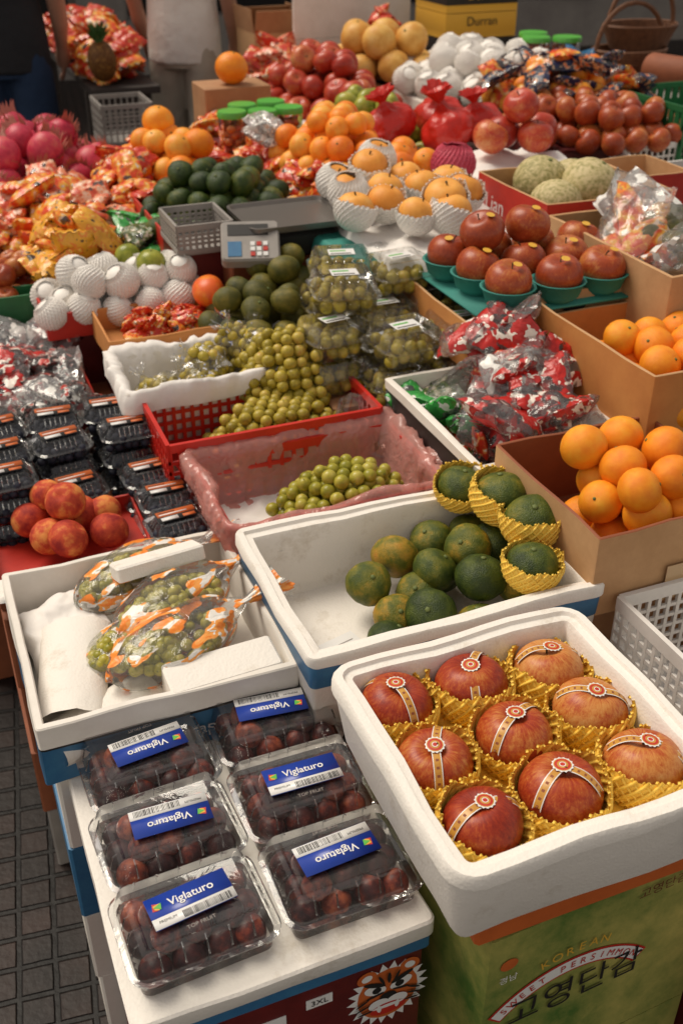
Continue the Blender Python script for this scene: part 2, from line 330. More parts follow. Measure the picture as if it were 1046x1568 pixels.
B['pineapple']=combine(parts)
def net_sleeve(nstr=26,p0=.9,p1=3.0,th=.038,R=1.06,flare=.10,zs=.9,seg=12,tw=1.5,bowl=0):
    parts=[]
    fl=lambda q,a:flare*max(0,q-.75)*4*(1+.35*math.sin(a*5)+.25*math.sin(a*9))
    for sg in (1,-1):
        for k in range(nstr):
            pts=[]
            for i in range(seg+1):
                q=i/seg;ph=p1+(p0-p1)*q;a=2*PI*k/nstr+sg*tw*q
                rr=R*(1+.015*sg)+fl(q,a)
                pts.append((rr*math.sin(ph)*math.cos(a),rr*math.sin(ph)*math.sin(a),rr*math.cos(ph)*zs+flare*max(0,q-.75)*1.6*math.sin(a*7)))
            v,f=tube(pts,th,4);parts.append((v,f,0))
    if bowl:
        V=[];F=[];n=12;nu=40
        for i in range(n+1):
            q=.98*i/n;ph=p1+(p0-p1)*q
            for k in range(nu):
                a=2*PI*k/nu;rr=bowl+fl(q,a);V.append((rr*math.sin(ph)*math.cos(a),rr*math.sin(ph)*math.sin(a),rr*math.cos(ph)*zs+flare*max(0,q-.75)*1.6*math.sin(a*7)))
        for i in range(n):
            for k in range(nu): j=(k+1)%nu;F.append((i*nu+k,i*nu+j,(i+1)*nu+j,(i+1)*nu+k))
        parts.append((V,F,0))
    return combine(parts)
B['netlow']=net_sleeve(nstr=24,p0=1.16,flare=.12,th=.050,R=1.08,seg=14,bowl=1.07)
B['netlite']=net_sleeve(nstr=26,p0=.5,flare=.05,th=.045,R=1.03,seg=8,bowl=1.015)
def put(mb,base,x,y,z,r,tilt=.35,rz=None,rnd=None,mo=0,rot=None):
    v,f,mi=B[base]
    R_=rot if rot is not None else Euler((rng.uniform(-tilt,tilt),rng.uniform(-tilt,tilt),rng.uniform(0,6.28) if rz is None else rz)).to_matrix()
    A=np.array(R_)*(np.ones(3)*r)
    mb.add(v@A.T+np.array([x,y,z]),f,mi+mo,rnd,lp=v)
def mass(name,base,pts,mats,tilt=.5,parent=None,**k):
    mb=MB()
    for p in pts: put(mb,base,p[0],p[1],p[2],p[3],tilt,**k)
    return mb.build(name,mats,parent,sharp=0)
def mound(cx,cy,rx,ry,z0,h,r,seed=0,sp=1.95,pw=.6,jr=.1,sq=False):
    R_=random.Random(seed);out=[];k=0;z=z0+r
    while z<z0+h+r*.2:
        q=max(0,1-(z-z0-r)/max(h,1e-3))**pw
        ax,ay=rx*q,ry*q;j=0;yy=-ay
        while yy<=ay+1e-6:
            off=(r*sp/2)*((j+k)%2);xx=-ax+off*.9
            while xx<=ax+1e-6:
                if sq or (xx/(ax+r*.3))**2*.9+(yy/(ay+r*.3))**2*.9<=1.05:
                    out.append((cx+xx+R_.uniform(-1,1)*r*.25,cy+yy+R_.uniform(-1,1)*r*.25,z+R_.uniform(-1,1)*r*.2,r*R_.uniform(1-jr,1+jr)))
                xx+=r*sp
            yy+=r*sp*.88;j+=1
        z+=r*1.5;k+=1
    return out
def text(body,size,loc,rot,mat,parent,name='lettering',ax='CENTER',sx=1):
    t=bpy.data.curves.new(name,'FONT');t.body=body;t.size=size;t.align_x=ax;t.align_y='CENTER';t.materials.append(M[mat])
    o=bpy.data.objects.new(name,t);o.location=loc;o.rotation_euler=rot;o.scale=(sx,1,1);COL.objects.link(o);o.parent=parent;return o
# ------------------------------------------------------------ containers
def foambox(name,cx,cy,w,d,z0,z1,th=.024,r=.02,floor=.03,band=None,mats=('foam','blue')):
    mb=MB()
    pr=[(-.016,z0),(-.012,z0+.006)]
    if band: pr+=[(-.004,z0+band[0]),(-.003,z0+band[0]+.001,1),(-.001,z0+band[1],1),(-.001,z0+band[1]+.001,0)]
    pr+=[(-.001,z1-.02),(.003,z1-.018),(.003,z1-.004),(0,z1),(-th*.45,z1),(-th*.45-.002,z1-.005),(-th,z1-.006),(-th-.003,z1-.012),(-th-.008,z0+floor+.01),(-th-.014,z0+floor)]
    loft(mb,cx,cy,w,d,r,pr,0,jit=.005,sub=8)
    return mb.build(name,mats,sharp=50)
def carton(name,cx,cy,w,d,z0,z1,mats=('card','cardl'),th=.005,flap=0,rz=0,floor=.012,fl=(1,1,1,1),tape=False,mark=None):
    mb=MB();m=T(cx,cy,0,rz=rz)
    loft(mb,0,0,w,d,.004,[(0,z0),(0,z1,0),(-.0015,z1+.0012,1),(-th+.0015,z1+.0012,1),(-th,z1,1),(-th,z0+floor,1)],0,n=2,mat=m,sub=5,jit=.005)
    if flap:
        for k,(dx,dy,L_) in enumerate([(0,-d/2,w),(w/2,0,d),(0,d/2,w),(-w/2,0,d)]):
            if not fl[k]: continue
            ang=rng.uniform(-2.2,-1.2)
            mm=m@T(dx,dy,z1+.001,rz=[0,PI/2,PI,-PI/2][k])@Euler((PI+ang,0,0)).to_matrix().to_4x4()
            box(mb,-L_/2+.004,0,-.003,L_/2-.004,flap,.0005,1,mm)
    ml=list(mats)
    if tape:
        ml.append('tape');box(mb,-.024,-d/2-.0062,z0+.002,.024,-d/2-.0055,z0+(z1-z0)*.45,2,m)
    ob=mb.build(name,ml,sharp=40)
    if mark: text(mark,.03,(cx+w*.22,cy-d/2-.0068,(z0+z1)/2+.01),(PI/2,0,0),'ink',ob)
    return ob
def pedestal(cx,cy,w,d,z0,z1,mats=('card','cardl'),name='cardboard_box'):
    if z1-z0<.02: return
    mb=MB()
    k=max(1,round((z1-z0)/.16));hh=(z1-z0)/k
    for i in range(k):
        loft(mb,cx+rng.uniform(-.004,.004),cy,w-.012,d-.012,.004,[(0,z0+i*hh+.001),(0,z0+(i+1)*hh-.002),(-.004,z0+(i+1)*hh)],rng.choice([0,0,1]),n=1)
    return mb.build(name,mats)
def lattice(mb,p0,p1,z0,z1,nx,nz,th=.006,bar=.005,rim=.018,mi=0):
    p0=Vector(p0);p1=Vector(p1);L_=(p1-p0).length;a=math.atan2(p1.y-p0.y,p1.x-p0.x);m=T(p0.x,p0.y,0,rz=a)
    box(mb,0,-th/2-.001,z1-rim,L_,th/2+.001,z1,mi,m);box(mb,0,-th/2-.001,z0,L_,th/2+.001,z0+rim*.7,mi,m)
    for i in range(nx+1):
        x=L_*i/nx;box(mb,max(0,x-bar/2),-th/2,z0+rim*.7,min(L_,x+bar/2),th/2,z1-rim,mi,m)
    for j in range(1,nz):
        z=z0+rim*.7+(z1-rim-z0-rim*.7)*j/nz;box(mb,0,-th/2+.0007,z-bar/2,L_,th/2-.0007,z+bar/2,mi,m)
def crate(name,cx,cy,w,d,z0,z1,mat,nx=14,ny=12,nz=4,bar=.006,rim=.018):
    mb=MB();x0,x1,y0,y1=cx-w/2,cx+w/2,cy-d/2,cy+d/2
    lattice(mb,(x0,y0),(x1,y0),z0,z1,nx,nz,bar=bar,rim=rim);lattice(mb,(x0,y1),(x1,y1),z0,z1,nx,nz,bar=bar,rim=rim)
    lattice(mb,(x0-.002,y0),(x0-.002,y1),z0+.0005,z1+.0005,ny,nz,bar=bar,rim=rim);lattice(mb,(x1+.002,y0),(x1+.002,y1),z0+.0005,z1+.0005,ny,nz,bar=bar,rim=rim)
    box(mb,x0+.004,y0+.004,z0+.003,x1-.004,y1-.004,z0+.008)
    return mb.build(name,[mat])
def sheet(name,cx,cy,w,d,z,amp,mat,droop=.05,n=40,fr=9,seed=0,rz=0,edge=.12,parent=None):
    V=[];F=[]
    for j in range(n+1):
        for i in range(n+1):
            x=(i/n-.5);y=(j/n-.5);e=max(abs(x),abs(y))*2
            zz=z+amp*noise.fractal(Vector((x*w*fr,y*d*fr,seed)),1,2,4)-droop*max(0,(e-(1-edge))/edge)**1.3*(.7+.5*noise.noise(Vector((x*6,y*6,seed+3))))
            V.append((x*w+.01*noise.noise(Vector((x*5,y*5,seed+9))),y*d,zz))
    for j in range(n):
        for i in range(n):
            a=j*(n+1)+i;F.append((a,a+1,a+n+2,a+n+1))
    mb=MB();mb.add(xf(V,T(cx,cy,0,rz=rz)),F);return mb.build(name,[mat],parent,sharp=0)
def pillow(seed,nu=22,nv=16,th=.32,asp=.7,wr=.06):
    V=[];F=[]
    for sg in (1,-1):
        for j in range(nv+1):
            for i in range(nu+1):
                u=2*i/nu-1;w=2*j/nv-1
                h=th*((1-abs(u)**3)*(1-abs(w)**2.5))**.6
                q=Vector((u*2.3,w*2.3,sg*1.5+seed*5))
                rid=1-abs(noise.noise(q*1.7))*2
                h*=(1+.25*noise.noise(q));h+=wr*(rid-.5)*(.3+.7*(1-abs(u)**4))
                end=abs(u)**6
                h+=end*.05*math.sin(w*14+seed)
                V.append((u*(1+.05*noise.noise(q+Vector((9,0,0)))),w*asp*(1-.12*abs(u)**2+.08*noise.noise(q+Vector((0,7,0)))),sg*max(h,.004) if abs(u)<.97 else sg*.004+end*.05*math.sin(w*14+seed)))
        o=0 if sg==1 else (nu+1)*(nv+1)
        for j in range(nv):
            for i in range(nu):
                a=o+j*(nu+1)+i;q=(a,a+1,a+nu+2,a+nu+1);F.append(q if sg==1 else q[::-1])
    return np.array(V),(np.array([i for q in F for i in q],int),np.full(len(F),4)),np.zeros(len(F),int)
for k in range(5): B['pil%d'%k]=pillow(k*1.37+.5)
def gathered(seed,nu=40,nv=34):
    V=[];F=[]
    for j in range(nv+1):
        q=j/nv
        if q<.68:
            ph=PI-(PI-.35)*q/.68;r=math.sin(ph);z=math.cos(ph)*.8
        elif q<.8: s_=(q-.68)/.12;r=.34*(1-s_)+.10*s_;z=.75+.25*s_
        else: s_=(q-.8)/.2;r=.10+.42*s_**1.3;z=1.0+.5*s_
        for i in range(nu):
            a=2*PI*i/nu;pl=(.05+.35*max(0,q-.55))
            nn=noise.noise(Vector((math.cos(a)*1.6,math.sin(a)*1.6,z*1.6+seed*3)))
            n2=noise.noise(Vector((math.cos(a)*5,math.sin(a)*5,z*4+seed*3)))
            rr=r*(1+.16*nn+.08*n2+pl*(.5*math.sin(a*9+seed+z*2)+.5*math.sin(a*14+seed*2)))
            V.append((rr*math.cos(a),rr*math.sin(a),z+.10*nn))
    for j in range(nv):
        for i in range(nu):
            k=(i+1)%nu;F.append((j*nu+i,j*nu+k,(j+1)*nu+k,(j+1)*nu+i))
    return np.array(V),(np.array([i for q in F for i in q],int),np.full(len(F),4)),np.zeros(len(F),int)
for k in range(4): B['gat%d'%k]=gathered(k*1.7+.3)
def packets(name,s0,t0,s1,t1,z0,z1,size,mats,n,seed=0,tilt=.7,kinds=('pil0','pil1','pil2','pil3','pil4'),parent=None):
    R_=random.Random(seed);mb=MB()
    for i in range(n):
        q=i/n
        b=R_.choice(kinds);sz=size*R_.uniform(.8,1.2)
        x=R_.uniform(s0,s1);y=R_.uniform(t0,t1);dome=1-((x-(s0+s1)/2)/(s1-s0+1e-6))**2*1.6-((y-(t0+t1)/2)/(t1-t0+1e-6))**2*1.2
        z=z0+size*.25+(z1-z0)*q*max(dome,.2)
        v,f,mi=B[b];e=Euler((R_.uniform(-tilt,tilt),R_.uniform(-tilt,tilt),R_.uniform(0,6.28))).to_matrix()
        mb.add(v@(np.array(e)*sz).T+np.array([x,y,z]),f,mi+R_.randrange(len(mats)),R_.random(),lp=v)
    return mb.build(name,mats,parent,sharp=0)
def bagat(mb,kind,loc,size,rot,mi=0,rnd=None):
    v,f,m_=B[kind];A=np.array(Euler(rot).to_matrix())@np.diag(size);mb.add(v@A.T+np.array(loc),f,m_+mi,rnd,lp=v)
def clamshell(mb,cx,cy,w,d,z0,h,mi=0,rz=0,tilt=(0,0),r=.018,n=6,ribs=True):
    m=T(cx,cy,z0,rx=tilt[0],ry=tilt[1],rz=rz)
    hb=h*.52
    pr=[(-.012,.001),(-.006,.004),(-.004,hb-.004),(.004,hb-.002),(.005,hb+.001),(-.001,hb+.003),(-.003,hb+.006),(-.008,h-.006),(-.012,h),(-.018,h),(-.022,h-.003)]
    V=[];F=[];nn=4*(n+1)
    for k,(o,z) in enumerate(pr):
        for i,(x,y) in enumerate(rrl(w+2*o,d+2*o,r+o,n)): V.append((x,y,z))
        if k:
            for i in range(nn):
                j=(i+1)%nn;a=(k-1)*nn;F.append((a+i,a+j,a+nn+j,a+nn+i))
    F.append(tuple(range(nn-1,-1,-1)));F.append(tuple(range((len(pr)-1)*nn,len(pr)*nn)))
    mb.add(xf(V,m),F,mi)
    if ribs:
        for sx in (-1,1):
            for i in range(4):
                y=(i/3-.5)*(d-.06);v,f=tube([(sx*(w/2-.003),y,hb+.008),(sx*(w/2-.008),y,h-.004),(sx*(w/2-.014),y,h-.0005)],.0011,4);mb.add(xf(v,m),f,mi)
        for sy in (-1,1):
            for i in range(5):
                x=(i/4-.5)*(w-.06);v,f=tube([(x,sy*(d/2-.003),hb+.008),(x,sy*(d/2-.008),h-.004),(x,sy*(d/2-.014),h-.0005)],.0011,4);mb.add(xf(v,m),f,mi)
    return m
# ============================================================ GROUND
def ground():
    m,nt,o=nt_new('dark_paving');L=nt.links.new
    b=N(nt,'ShaderNodeBsdfPrincipled',i_Roughness=.5);L(b.outputs[0],o.inputs[0])
    tc=N(nt,'ShaderNodeTexCoord');mp=N(nt,'ShaderNodeMapping');mp.inputs['Rotation'].default_value=(0,0,.12);L(tc.outputs['Object'],mp.inputs[0])
    nd=N(nt,'ShaderNodeTexNoise',i_Scale=25.,i_Detail=2.);L(tc.outputs['Object'],nd.inputs['Vector'])
    dm=N(nt,'ShaderNodeVectorMath',operation='MULTIPLY_ADD');dm.inputs[1].default_value=(.004,.004,0);L(nd.outputs['Color'],dm.inputs[0]);L(mp.outputs[0],dm.inputs[2])
    br=N(nt,'ShaderNodeTexBrick',offset=0,offset_frequency=2,squash=1);L(dm.outputs[0],br.inputs['Vector'])
    br.inputs['Scale'].default_value=1
    br.inputs['Mortar Size'].default_value=.007;br.inputs['Brick Width'].default_value=.062;br.inputs['Row Height'].default_value=.062;br.inputs['Mortar Smooth'].default_value=.5
    br.inputs['Color1'].default_value=(.008,.007,.007,1);br.inputs['Color2'].default_value=(.022,.014,.012,1);br.inputs['Mortar'].default_value=(.003,.0027,.0027,1)
    n=N(nt,'ShaderNodeTexNoise',i_Scale=7.,i_Detail=8.,i_Roughness=.7);L(tc.outputs['Object'],n.inputs['Vector'])
    mx=N(nt,'ShaderNodeMix',data_type='RGBA',blend_type='MULTIPLY');mx.inputs[0].default_value=.9
    r=ramp(nt,[(.3,(.4,.36,.33)),(.7,(1.9,1.6,1.5))]);L(n.outputs[0],r.inputs[0]);L(br.outputs['Color'],mx.inputs[6]);L(r.outputs[0],mx.inputs[7]);L(mx.outputs[2],b.inputs['Base Color'])
    iv=N(nt,'ShaderNodeMath',operation='SUBTRACT');iv.inputs[0].default_value=1;L(br.outputs['Fac'],iv.inputs[1])
    bp=N(nt,'ShaderNodeBump',i_Strength=.9,i_Distance=.006);L(iv.outputs[0],bp.inputs['Height'])
    bp2=N(nt,'ShaderNodeBump',i_Strength=.4,i_Distance=.003);n2=N(nt,'ShaderNodeTexNoise',i_Scale=70.,i_Detail=4.);L(tc.outputs['Object'],n2.inputs['Vector']);L(n2.outputs[0],bp2.inputs['Height']);L(bp.outputs[0],bp2.inputs['Normal']);L(bp2.outputs[0],b.inputs['Normal'])
    b.inputs['Specular IOR Level'].default_value=.25
    mb=MB();mb.add([(-150,-150,0),(150,-150,0),(150,150,0),(-150,150,0)],[(0,1,2,3)]);mb.build('pavement_ground',[m])
ground()
# ============================================================ TABLES
def tablef(x0,y0,x1,y1,z):
    mb=MB();box(mb,x0,y0,z-.03,x1,y1,z,0)
    for x in (x0+.04,x1-.08):
        for y in (y0+.04,y1-.08): box(mb,x,y,0,x+.04,y+.04,z-.031,0)
    box(mb,x0+.08,y0+.05,z-.08,x1-.08,y0+.07,z-.031,0);box(mb,x0+.08,y1-.07,z-.08,x1-.08,y1-.05,z-.031,0)
    mb.build('market_table',['table'])
tablef(.40,1.00,1.5,2.4,.55);tablef(-.35,2.435,.62,3.85,.72);tablef(.625,2.405,1.25,3.75,.80);tablef(1.255,2.405,2.6,4.9,.80);tablef(1.505,1.3,3.3,2.4,.80)
pedestal(.19,1.255,.35,.36,0,.60,('white','blue'))
pedestal(.20,1.75,.42,.60,0,.60,('cardr','greybox'))
pedestal(.14,2.24,.44,.38,0,.62,('cardr','dkred'))
# ============================================================ PLUMS
e=empty('plum_display_board');mb=MB()
loft(mb,.215,.885,.359,.41,.012,[(-.003,.572),(0,.576),(0,.598),(-.003,.601)],0,jit=.003,sub=6)
mb.build('foam_lid',['foam'],e)
mb=MB();loft(mb,.215,.885,.352,.40,.006,[(0,.553),(0,.5715)],0,n=2);mb.build('blue_rim',['blue'],e)
e=empty('printed_carton');mb=MB()
loft(mb,.218,.885,.335,.385,.004,[(0,.30),(0,.552)],0,n=2);loft(mb,.218,.885,.33,.38,.004,[(0,.0),(0,.298)],0,n=2)
mb.build('body',['dkred'],e)
fy=.885-.1925
def disc(mb,cx,cz,rx,rz,y,mi,n=20,a0=0,a1=2*PI,rot=0):
    V=[(cx,y,cz)]
    for i in range(n+1):
        a=a0+(a1-a0)*i/n;x=rx*math.cos(a);z=rz*math.sin(a);V.append((cx+x*math.cos(rot)-z*math.sin(rot),y,cz+x*math.sin(rot)+z*math.cos(rot)))
    mb.add(V,[(0,i+1,i+2) for i in range(n)],mi,sm=False)
mb=MB();cx,cz=.340,.480
def star(mb,cx,cz,R0,R1,k,y,mi):
    V=[(cx,y,cz)]
    for i in range(2*k): a=PI*i/k;R_=R0 if i%2 else R1;V.append((cx+R_*math.cos(a),y,cz+R_*math.sin(a)*1.1))
    mb.add(V,[(0,i+1,(i+1)%(2*k)+1) for i in range(2*k)],mi,sm=False)
star(mb,cx,cz,.042,.054,22,fy-.0006,0);disc(mb,cx,cz,.040,.047,fy-.0008,1)
for q,(dx,dz,rx,rz,mi,ro) in enumerate([(-.028,.042,.013,.012,1,.4),(.028,.042,.013,.012,1,-.4),(-.028,.042,.007,.006,0,.4),(.028,.042,.007,.006,0,-.4),(-.017,.014,.015,.009,0,-.35),(.017,.014,.015,.009,0,.35),(-.015,.013,.006,.006,2,0),(.015,.013,.006,.006,2,0),(-.018,.025,.016,.004,2,-.45),(.018,.025,.016,.004,2,.45),(-.017,.004,.012,.002,2,.2),(.017,.004,.012,.002,2,-.2),(0,-.004,.011,.008,2,0),(-.012,-.015,.014,.010,0,0),(.012,-.015,.014,.010,0,0),(0,-.027,.024,.011,3,0),(0,-.022,.021,.003,0,0),(-.012,-.024,.003,.007,0,.1),(.012,-.024,.003,.007,0,-.1),(-.034,-.002,.010,.002,2,.5),(.034,-.002,.010,.002,2,-.5),(-.034,-.012,.010,.002,2,.3),(.034,-.012,.010,.002,2,-.3),(-.031,-.022,.010,.002,2,.1),(.031,-.022,.010,.002,2,-.1),(0,.034,.0025,.010,2,0),(-.010,.034,.002,.010,2,.4),(.010,.034,.002,.010,2,-.4)]):
    disc(mb,cx+dx,cz+dz,rx,rz,fy-.0012-.00012*q,mi,rot=ro)
mb.build('tiger_mask_print',['lwhite','orangep','ink','redprint'],e,sharp=0)
mb=MB();box(mb,.235,fy-.0012,.505,.268,fy-.0004,.522,0);box(mb,.16,fy-.0012,.49,.21,fy-.0004,.51,0);mb.build('size_sticker',['lwhite'],e)
text('3XL',.013,(.2515,fy-.002,.5135),(PI/2,0,0),'ink',e);text('Fresh fruit',.014,(.11,fy-.002,.535),(PI/2,0,0),'yellow',e)
def plumpack(cx,cy,flip,rz,seed):
    R_=random.Random(seed);e=empty('plum_clamshell_pack');mb=MB();z0=.6025;h=.064
    clamshell(mb,cx,cy,.165,.121,z0,h,rz=rz);mb.build('clear_shell',['clear'],e,sharp=30)
    mb=MB();ca,sa=math.cos(rz),math.sin(rz)
    for L_,(nx,ny,zz) in enumerate([(4,3,.022),(3,2,.041)]):
        for i in range(nx):
            for j in range(ny):
                sx=.037;x=(i-(nx-1)/2)*sx+R_.uniform(-.004,.004);y=(j-(ny-1)/2)*.035+R_.uniform(-.003,.003)
                put(mb,'peach' if R_.random()<.5 else 'ball',cx+x*ca-y*sa,cy+x*sa+y*ca,z0+zz+R_.uniform(-.002,.001),.0195*R_.uniform(.92,1.06),1.5,rnd=R_.random())
    mb.build('plums',['plum'],e,sharp=0)
    mm=T(cx,cy,z0+h+.0008,rz=rz+(PI if flip else 0))@T(R_.uniform(-.006,.006),R_.uniform(-.004,.004),0,rz=R_.uniform(-.08,.08))
    mb=MB();box(mb,-.048,-.022,0,.048,.022,.0006,0,mm);box(mb,-.048,-.0215,.0006,.048,-.007,.0010,1,mm)
    for i in range(34):
        x=-.014+i*.0017;box(mb,x,-.020,.0010,x+R_.choice([.0004,.0007,.0011]),-.0105,.0013,2,mm)
    for i,(c) in enumerate([3,4,5]): 
        V=[(-.043+i*.003,.003+i*.001,.0009+.0002*i),(-.037+i*.002,.002,.0009+.0002*i),(-.035+i*.002,.011,.0009+.0002*i),(-.041,.013-i*.003,.0009+.0002*i)];mb.add(xf(V,mm),[(0,1,2,3)],c,sm=False)
    mb.build('label',['dkblue','lwhite','ink','redprint','yellow','lgreen'],e,sharp=0)
    rot=mm.to_euler()
    p=mm@Vector((.003,.0065,.0014));text('Viglaturo',.0145,p,rot,'lwhite',e).data.offset=.0002
    p=mm@Vector((-.031,-.0135,.0014));text('PREMIUM',.0050,p,rot,'ink',e)
    p=mm@Vector((0,-.033,.0002));text('TOP FRUIT',.007,p,rot,'grey',e)
for i,(x,y,fl) in enumerate([(.137,1.020,1),(.315,1.030,1),(.132,.895,1),(.309,.899,0),(.130,.766,0),(.309,.768,1)]):
    plumpack(x,y,fl,[.04,-.03,.06,.0,.05,.01][i],i+3)
# ============================================================ APPLES
foambox('apple_foam_box',.536,.757,.355,.352,.685,.80,th=.022,r=.03,floor=.028)
mb=MB();fy=.757-.178
e2=empty('box_size_label');box(mb,.655,fy-.0006,.725,.705,fy+.004,.775,0);box(mb,.658,fy-.0012,.728,.702,fy,.743,1);mb.build('size_label',['teal','lwhite'],e2)
text('Kai Jie',.012,(.68,fy-.0018,.763),(PI/2,0,0),'lwhite',e2);text('9',.014,(.68,fy-.0018,.736),(PI/2,0,0),'ink',e2)
def ribbon_apple(x,y,r,seed,a0,a1,rv):
    R_=random.Random(seed);e=empty('apple');z=.716+r*.93;rot=Euler((R_.uniform(-.22,.12),R_.uniform(-.15,.15),R_.uniform(0,6))).to_matrix()
    mb=MB();put(mb,'apple',x,y,z,r,rot=rot,rnd=rv);mb.build('fruit',['apple','stem'],e,sharp=0)
    rot2=Euler((R_.uniform(-.15,.1),R_.uniform(-.12,.12),0)).to_matrix();mm=Matrix.Translation((x,y,z))@rot2.to_4x4()@Matrix.Diagonal((r,r,r,1))
    mb=MB()
    for a,pe in ((a0,1.35),(a1,1.15)):
        cols=[-1,-.80,-.36,0,.36,.80,1];V=[];F=[];mi=[];n=18;w=.115
        for i in range(n+1):
            for c in cols:
                q=i/n
                ph=.12+(pe-.12)*q
                if i==n: ph-=.14*(1-abs(c))
                rr=1.035;rad=math.sin(ph)*rr*1.03;zz=math.cos(ph)*rr*.90-.10*math.exp(-(ph/.4)**2)
                px=rad*math.cos(a)-c*w*math.sin(a);py=rad*math.sin(a)+c*w*math.cos(a);V.append((px,py,zz-.5*(c*w)**2))
        k=len(cols)
        for i in range(n):
            for j in range(k-1):
                F.append((i*k+j,(i+1)*k+j,(i+1)*k+j+1,i*k+j+1));mi.append(0 if j in (0,k-2) else (2 if (i%3==1 and j in(2,3)) else 1))
        mb.add(xf(V,mm),F,mi)
    rings=[(0,2),(.06,2),(.08,0),(.13,1),(.19,3),(.215,1),(.25,0)];V=[(0,0,.858)];F=[];mi=[];nn=28
    for k,(rr,_) in enumerate(rings[1:]):
        for i in range(nn):
            a=2*PI*i/nn;q=rr*(1+(.07*math.cos(i*PI) if k==len(rings)-2 else 0));V.append((q*math.cos(a),q*math.sin(a),.858-.30*q*q))
    for i in range(nn): F.append((0,1+i,1+(i+1)%nn));mi.append(3)
    for k in range(1,len(rings)-1):
        for i in range(nn):
            j=(i+1)%nn;a=1+(k-1)*nn;F.append((a+i,a+nn+i,a+nn+j,a+j));mi.append(rings[k+1][1])
    mb.add(xf(V,mm@Matrix.Translation((0,0,.025))),F,mi)
    mb.build('gold_ribbon_and_seal',['lwhite','gold','cardr','redprint'],e,sharp=0)
    mb=MB();put(mb,'netlow',x,y,z-.002,r*1.03,.14,rnd=.5);mb.build('foam_net',['nety'],e,sharp=0)
AP=[(.425,.872),(.528,.870),(.634,.860),(.426,.768),(.534,.772),(.642,.776),(.434,.668),(.538,.676),(.648,.676)]
AD=[(-1.5,2.3),(-1.9,.8),(-.2,2.9),(-1.9,1.0),(-2.6,.4),(-.4,2.6),(-2.9,-.1),(-2.7,-.9),(-.7,2.6)]
AR=[.31,.22,.93,.47,.41,.88,.06,.36,.78]
for i,(x,y) in enumerate(AP): ribbon_apple(x,y,[.046,.047,.046,.045,.046,.046,.045,.0475,.0465][i],i*7+1,*AD[i],AR[i])
sheet('yellow_foam_liner',.536,.757,.29,.29,.735,.012,'nety',0,40,30)
e=empty('sweet_persimmon_carton');mb=MB();rz=.05;mm=T(.585,.785,0,rz=rz)
loft(mb,0,0,.335,.33,.004,[(0,.33),(0,.632)],0,n=2,mat=mm);loft(mb,0,0,.335,.33,.004,[(0,0),(0,.328)],0,n=2,mat=mm)
mb.build('body',['greenprint'],e)
Q=lambda x,z,o=.002:(mm@Vector((x,-.165-o,z)))
def arct(body,cx,cz,R0,size,a_c,da,mat,o):
    n=len(body)
    for i,c in enumerate(body):
        if c==' ':continue
        a=a_c-(i-(n-1)/2)*da;text(c,size,Q(cx+R0*math.cos(a),cz+R0*math.sin(a),o),(0,0,0),mat,e).rotation_euler=(Euler((0,0,rz)).to_matrix()@Euler((0,-(a-PI/2),0)).to_matrix()@Euler((PI/2,0,0)).to_matrix()).to_euler()
BX,BZ=-.045,.380
arct('KOREAN',BX,BZ,.175,.020,PI/2,.10,'yellow',.003)
mbn=MB();n=24
for (Ra,Rb,hw,off,mi) in ((.137,.162,.80,.0015,0),(.140,.159,.78,.002,1)):
    V=[];F=[]
    for i in range(n+1):
        a=PI/2+hw-2*hw*i/n
        for R0 in (Ra,Rb): V.append(Q(BX+R0*math.cos(a),BZ-.005+R0*math.sin(a),off))
    for i in range(n): F.append((2*i,2*i+1,2*i+3,2*i+2))
    mbn.add(V,F,mi,sm=False)
mbn.build('banner',['redprint','lwhite'],e,sharp=0)
arct('SWEET PERSIMMON',BX,BZ-.005,.1495,.0155,PI/2,.098,'redprint',.0028)
text('고영단감',.055,Q(BX+.01,.473,.003),(PI/2,0,rz),'ink',e)
text('고영단감',.020,Q(.075,.605,.003),(PI/2,0,rz),'dkred',e);text('경남',.014,Q(-.14,.555,.003),(PI/2,0,rz),'lwhite',e)
mb=MB();V=[Q(-.14+.012*math.cos(a*PI/8),.58+.010*math.sin(a*PI/8),.0015) for a in range(16)];mb.add(V,[tuple(range(16))],0,sm=False);mb.build('fruit_logo',['orangep'],e,sharp=0)
pedestal(.575,.78,.345,.345,.634,.684,('orangep','cardo'),'orange_carton')
pedestal(.93,.74,.30,.33,0,.5,('dkred','redprint'),'red_carton')
